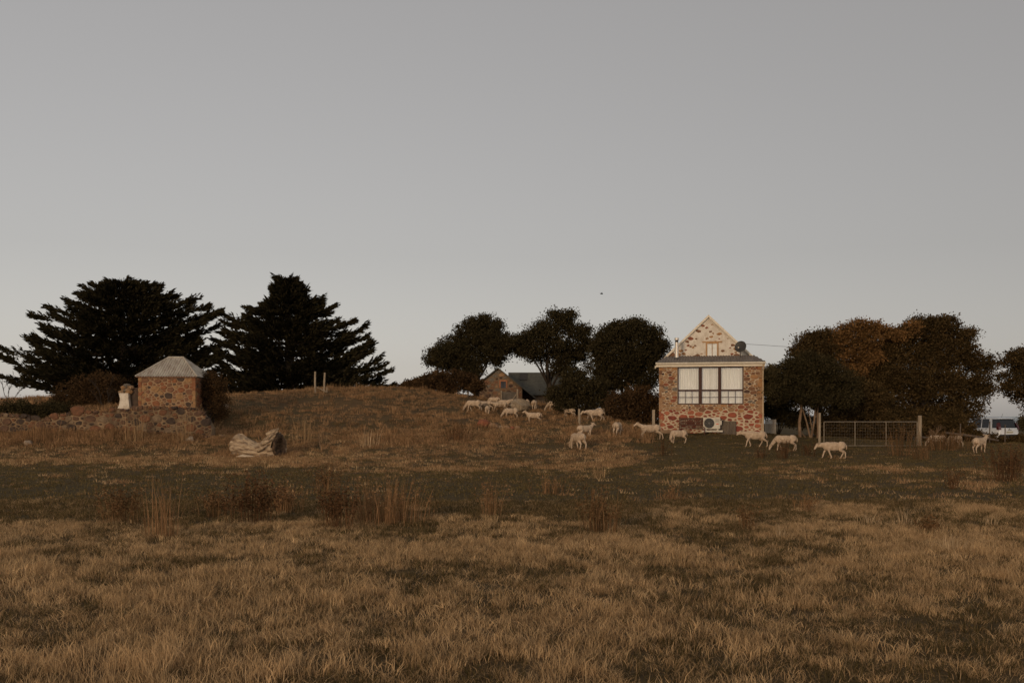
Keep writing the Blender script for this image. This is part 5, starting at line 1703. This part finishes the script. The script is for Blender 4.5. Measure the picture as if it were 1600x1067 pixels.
dryP = [tuft('dry_tuft', 50, .175, (.07, .16, .12, .2, .1)[i], .0045, GR_DRY, 1 + i, droop=.2 + .08 * i, upright=i != 0) for i in range(5)]
drySmall = [tuft('dry_tuft_far', 24, .17, .2, .011, (GR_DRY, GR_HIL, GR_HIL)[i], 31 + i, droop=.4, upright=True) for i in range(3)]
grnP = [tuft('green_tuft', 44, .085, .13, .006, GR_GRN, 11 + i, droop=.9) for i in range(4)]
GR_TURF = leafmat('cropped_turf_blades', (0.075, 0.057, 0.024), (0.21, 0.15, 0.067), .25)
grnFar = [tuft('green_tuft_far', 22, .06, .2, .014, GR_TURF, 51 + i, droop=.9) for i in range(3)]
hillP = [tuft('hill_tuft', 22, .2, .17, .016, GR_HIL, 21 + i, droop=.5) for i in range(4)]

# near field, long dry grass
x, y = sample(3.2, 19, 68)
d = dryness(x, y); big = fbm(x * .8 + 50, y * .8 + 20, 2)
k = (rng.random(len(x)) < np.clip((d - .34) * 2.0, np.where(y < 14, .28, .08), 1)) & clear_of(x, y)
x, y, d, big = x[k], y[k], d[k], big[k]
hs_ = (.24 + .4 * d) * (.42 + .85 * big) * rng.uniform(.55, 1.5, len(x))
wd_ = .8 + .4 * rng.random(len(x))
scatter('dry_grass', 'long dry tan grass tufts over the near paddock', np.stack([x, y, GZ(x, y)], 1), np.stack([wd_, wd_, hs_], 1), dryP, rng.integers(0, 5, len(x)))
# near field, short green undergrass
x, y = sample(3.2, 19, 60)
d = dryness(x, y)
k = (rng.random(len(x)) < np.clip(1.15 - d * .8, .15, 1))
x, y = x[k], y[k]
hs_ = rng.uniform(.5, 1.3, len(x))
scatter('green_grass', 'short dark green grass between the dry tufts', np.stack([x, y, GZ(x, y)], 1), np.stack([np.ones_like(x), np.ones_like(x), hs_], 1), grnP, rng.integers(0, 4, len(x)))
# middle paddock
x, y = sample(19, 46, 22)
d = dryness(x, y)
k = (rng.random(len(x)) < np.clip((d - .26) * 1.5, .03, 1)) & clear_of(x, y)
x2, y2, d2 = x[k], y[k], d[k]
hs_ = (.35 + .6 * d2) * rng.uniform(.5, 1.25, len(x2))
scatter('dry_grass', 'patchy dry grass across the middle of the paddock', np.stack([x2, y2, GZ(x2, y2)], 1), np.stack([np.ones_like(x2), np.ones_like(x2), hs_], 1), drySmall, rng.integers(0, 3, len(x2)))
x, y = sample(19, 48, 20)
d = dryness(x, y)
k = (rng.random(len(x)) < np.clip(1.1 - d * .8, .1, 1)) & clear_of(x, y)
x, y = x[k], y[k]
hs_ = rng.uniform(.4, 1.3, len(x))
scatter('green_grass', 'close-cropped green turf in front of the house', np.stack([x, y, GZ(x, y)], 1), np.stack([np.ones_like(x) * 1.1, np.ones_like(x) * 1.1, hs_], 1), grnFar, rng.integers(0, 3, len(x)))
# rank grass against and on top of the ruined wall
x = rng.uniform(rx0, rx1 + 1.5, 1500); y = RY - rng.random(1500) ** 1.5 * 1.5 - .04
z = GZ(x, y); sc_ = rng.uniform(.5, 2.2, 1500) * np.where(x > -17.0, .36, .8) * (.4 + 1.1 * fbm(x * .6, y * .6 + 44, 2))
nt_ = 420
xt = rng.uniform(rx0, rx1 - .5, nt_); yt = RY + rng.uniform(.1, .6, nt_)
zt = np.array([wall_top(a - rx1) + .3 - .06 for a in xt])
x = np.concatenate([x, xt]); y = np.concatenate([y, yt]); z = np.concatenate([z, zt]); sc_ = np.concatenate([sc_, rng.uniform(.3, 1.2, nt_)])
xl = LG.x + rng.uniform(-1.6, 1.6, 170); yl = LG.y + rng.uniform(-.9, .9, 170)
kl = (np.abs(xl - LG.x) > 1.0) | (np.abs(yl - LG.y) > .42)
xl, yl = xl[kl], yl[kl]
x = np.concatenate([x, xl]); y = np.concatenate([y, yl]); z = np.concatenate([z, GZ(xl, yl)]); sc_ = np.concatenate([sc_, rng.uniform(.5, 1.3, len(xl))])
scatter('wall_grass', 'rank brown grass along the ruined wall and round the log', np.stack([x, y, z], 1), np.stack([np.ones_like(x) * .8, np.ones_like(x) * .8, sc_], 1), hillP, rng.integers(0, 4, len(x)))
# mound
x, y = sample(41, 63, 20)
u = 800 + FPX * x / y
k = (u < 1025) & clear_of(x, y) & (rng.random(len(x)) < np.clip(fbm(x * .5 + 8, y * .5 + 2, 3) * 2.4 - .5, .28, 1))
x, y = x[k], y[k]
hs_ = rng.uniform(.35, 1.4, len(x)) * np.where(rng.random(len(x)) < .06, 1.9, 1.0) * np.where(y > 47, .8, 1.0) * (.4 + 1.1 * fbm(x * .7 + 70, y * .7 + 30, 2))
scatter('hill_grass', 'rough brown grass covering the mound', np.stack([x, y, GZ(x, y)], 1), np.stack([np.ones_like(x), np.ones_like(x), hs_], 1), hillP, rng.integers(0, 4, len(x)))
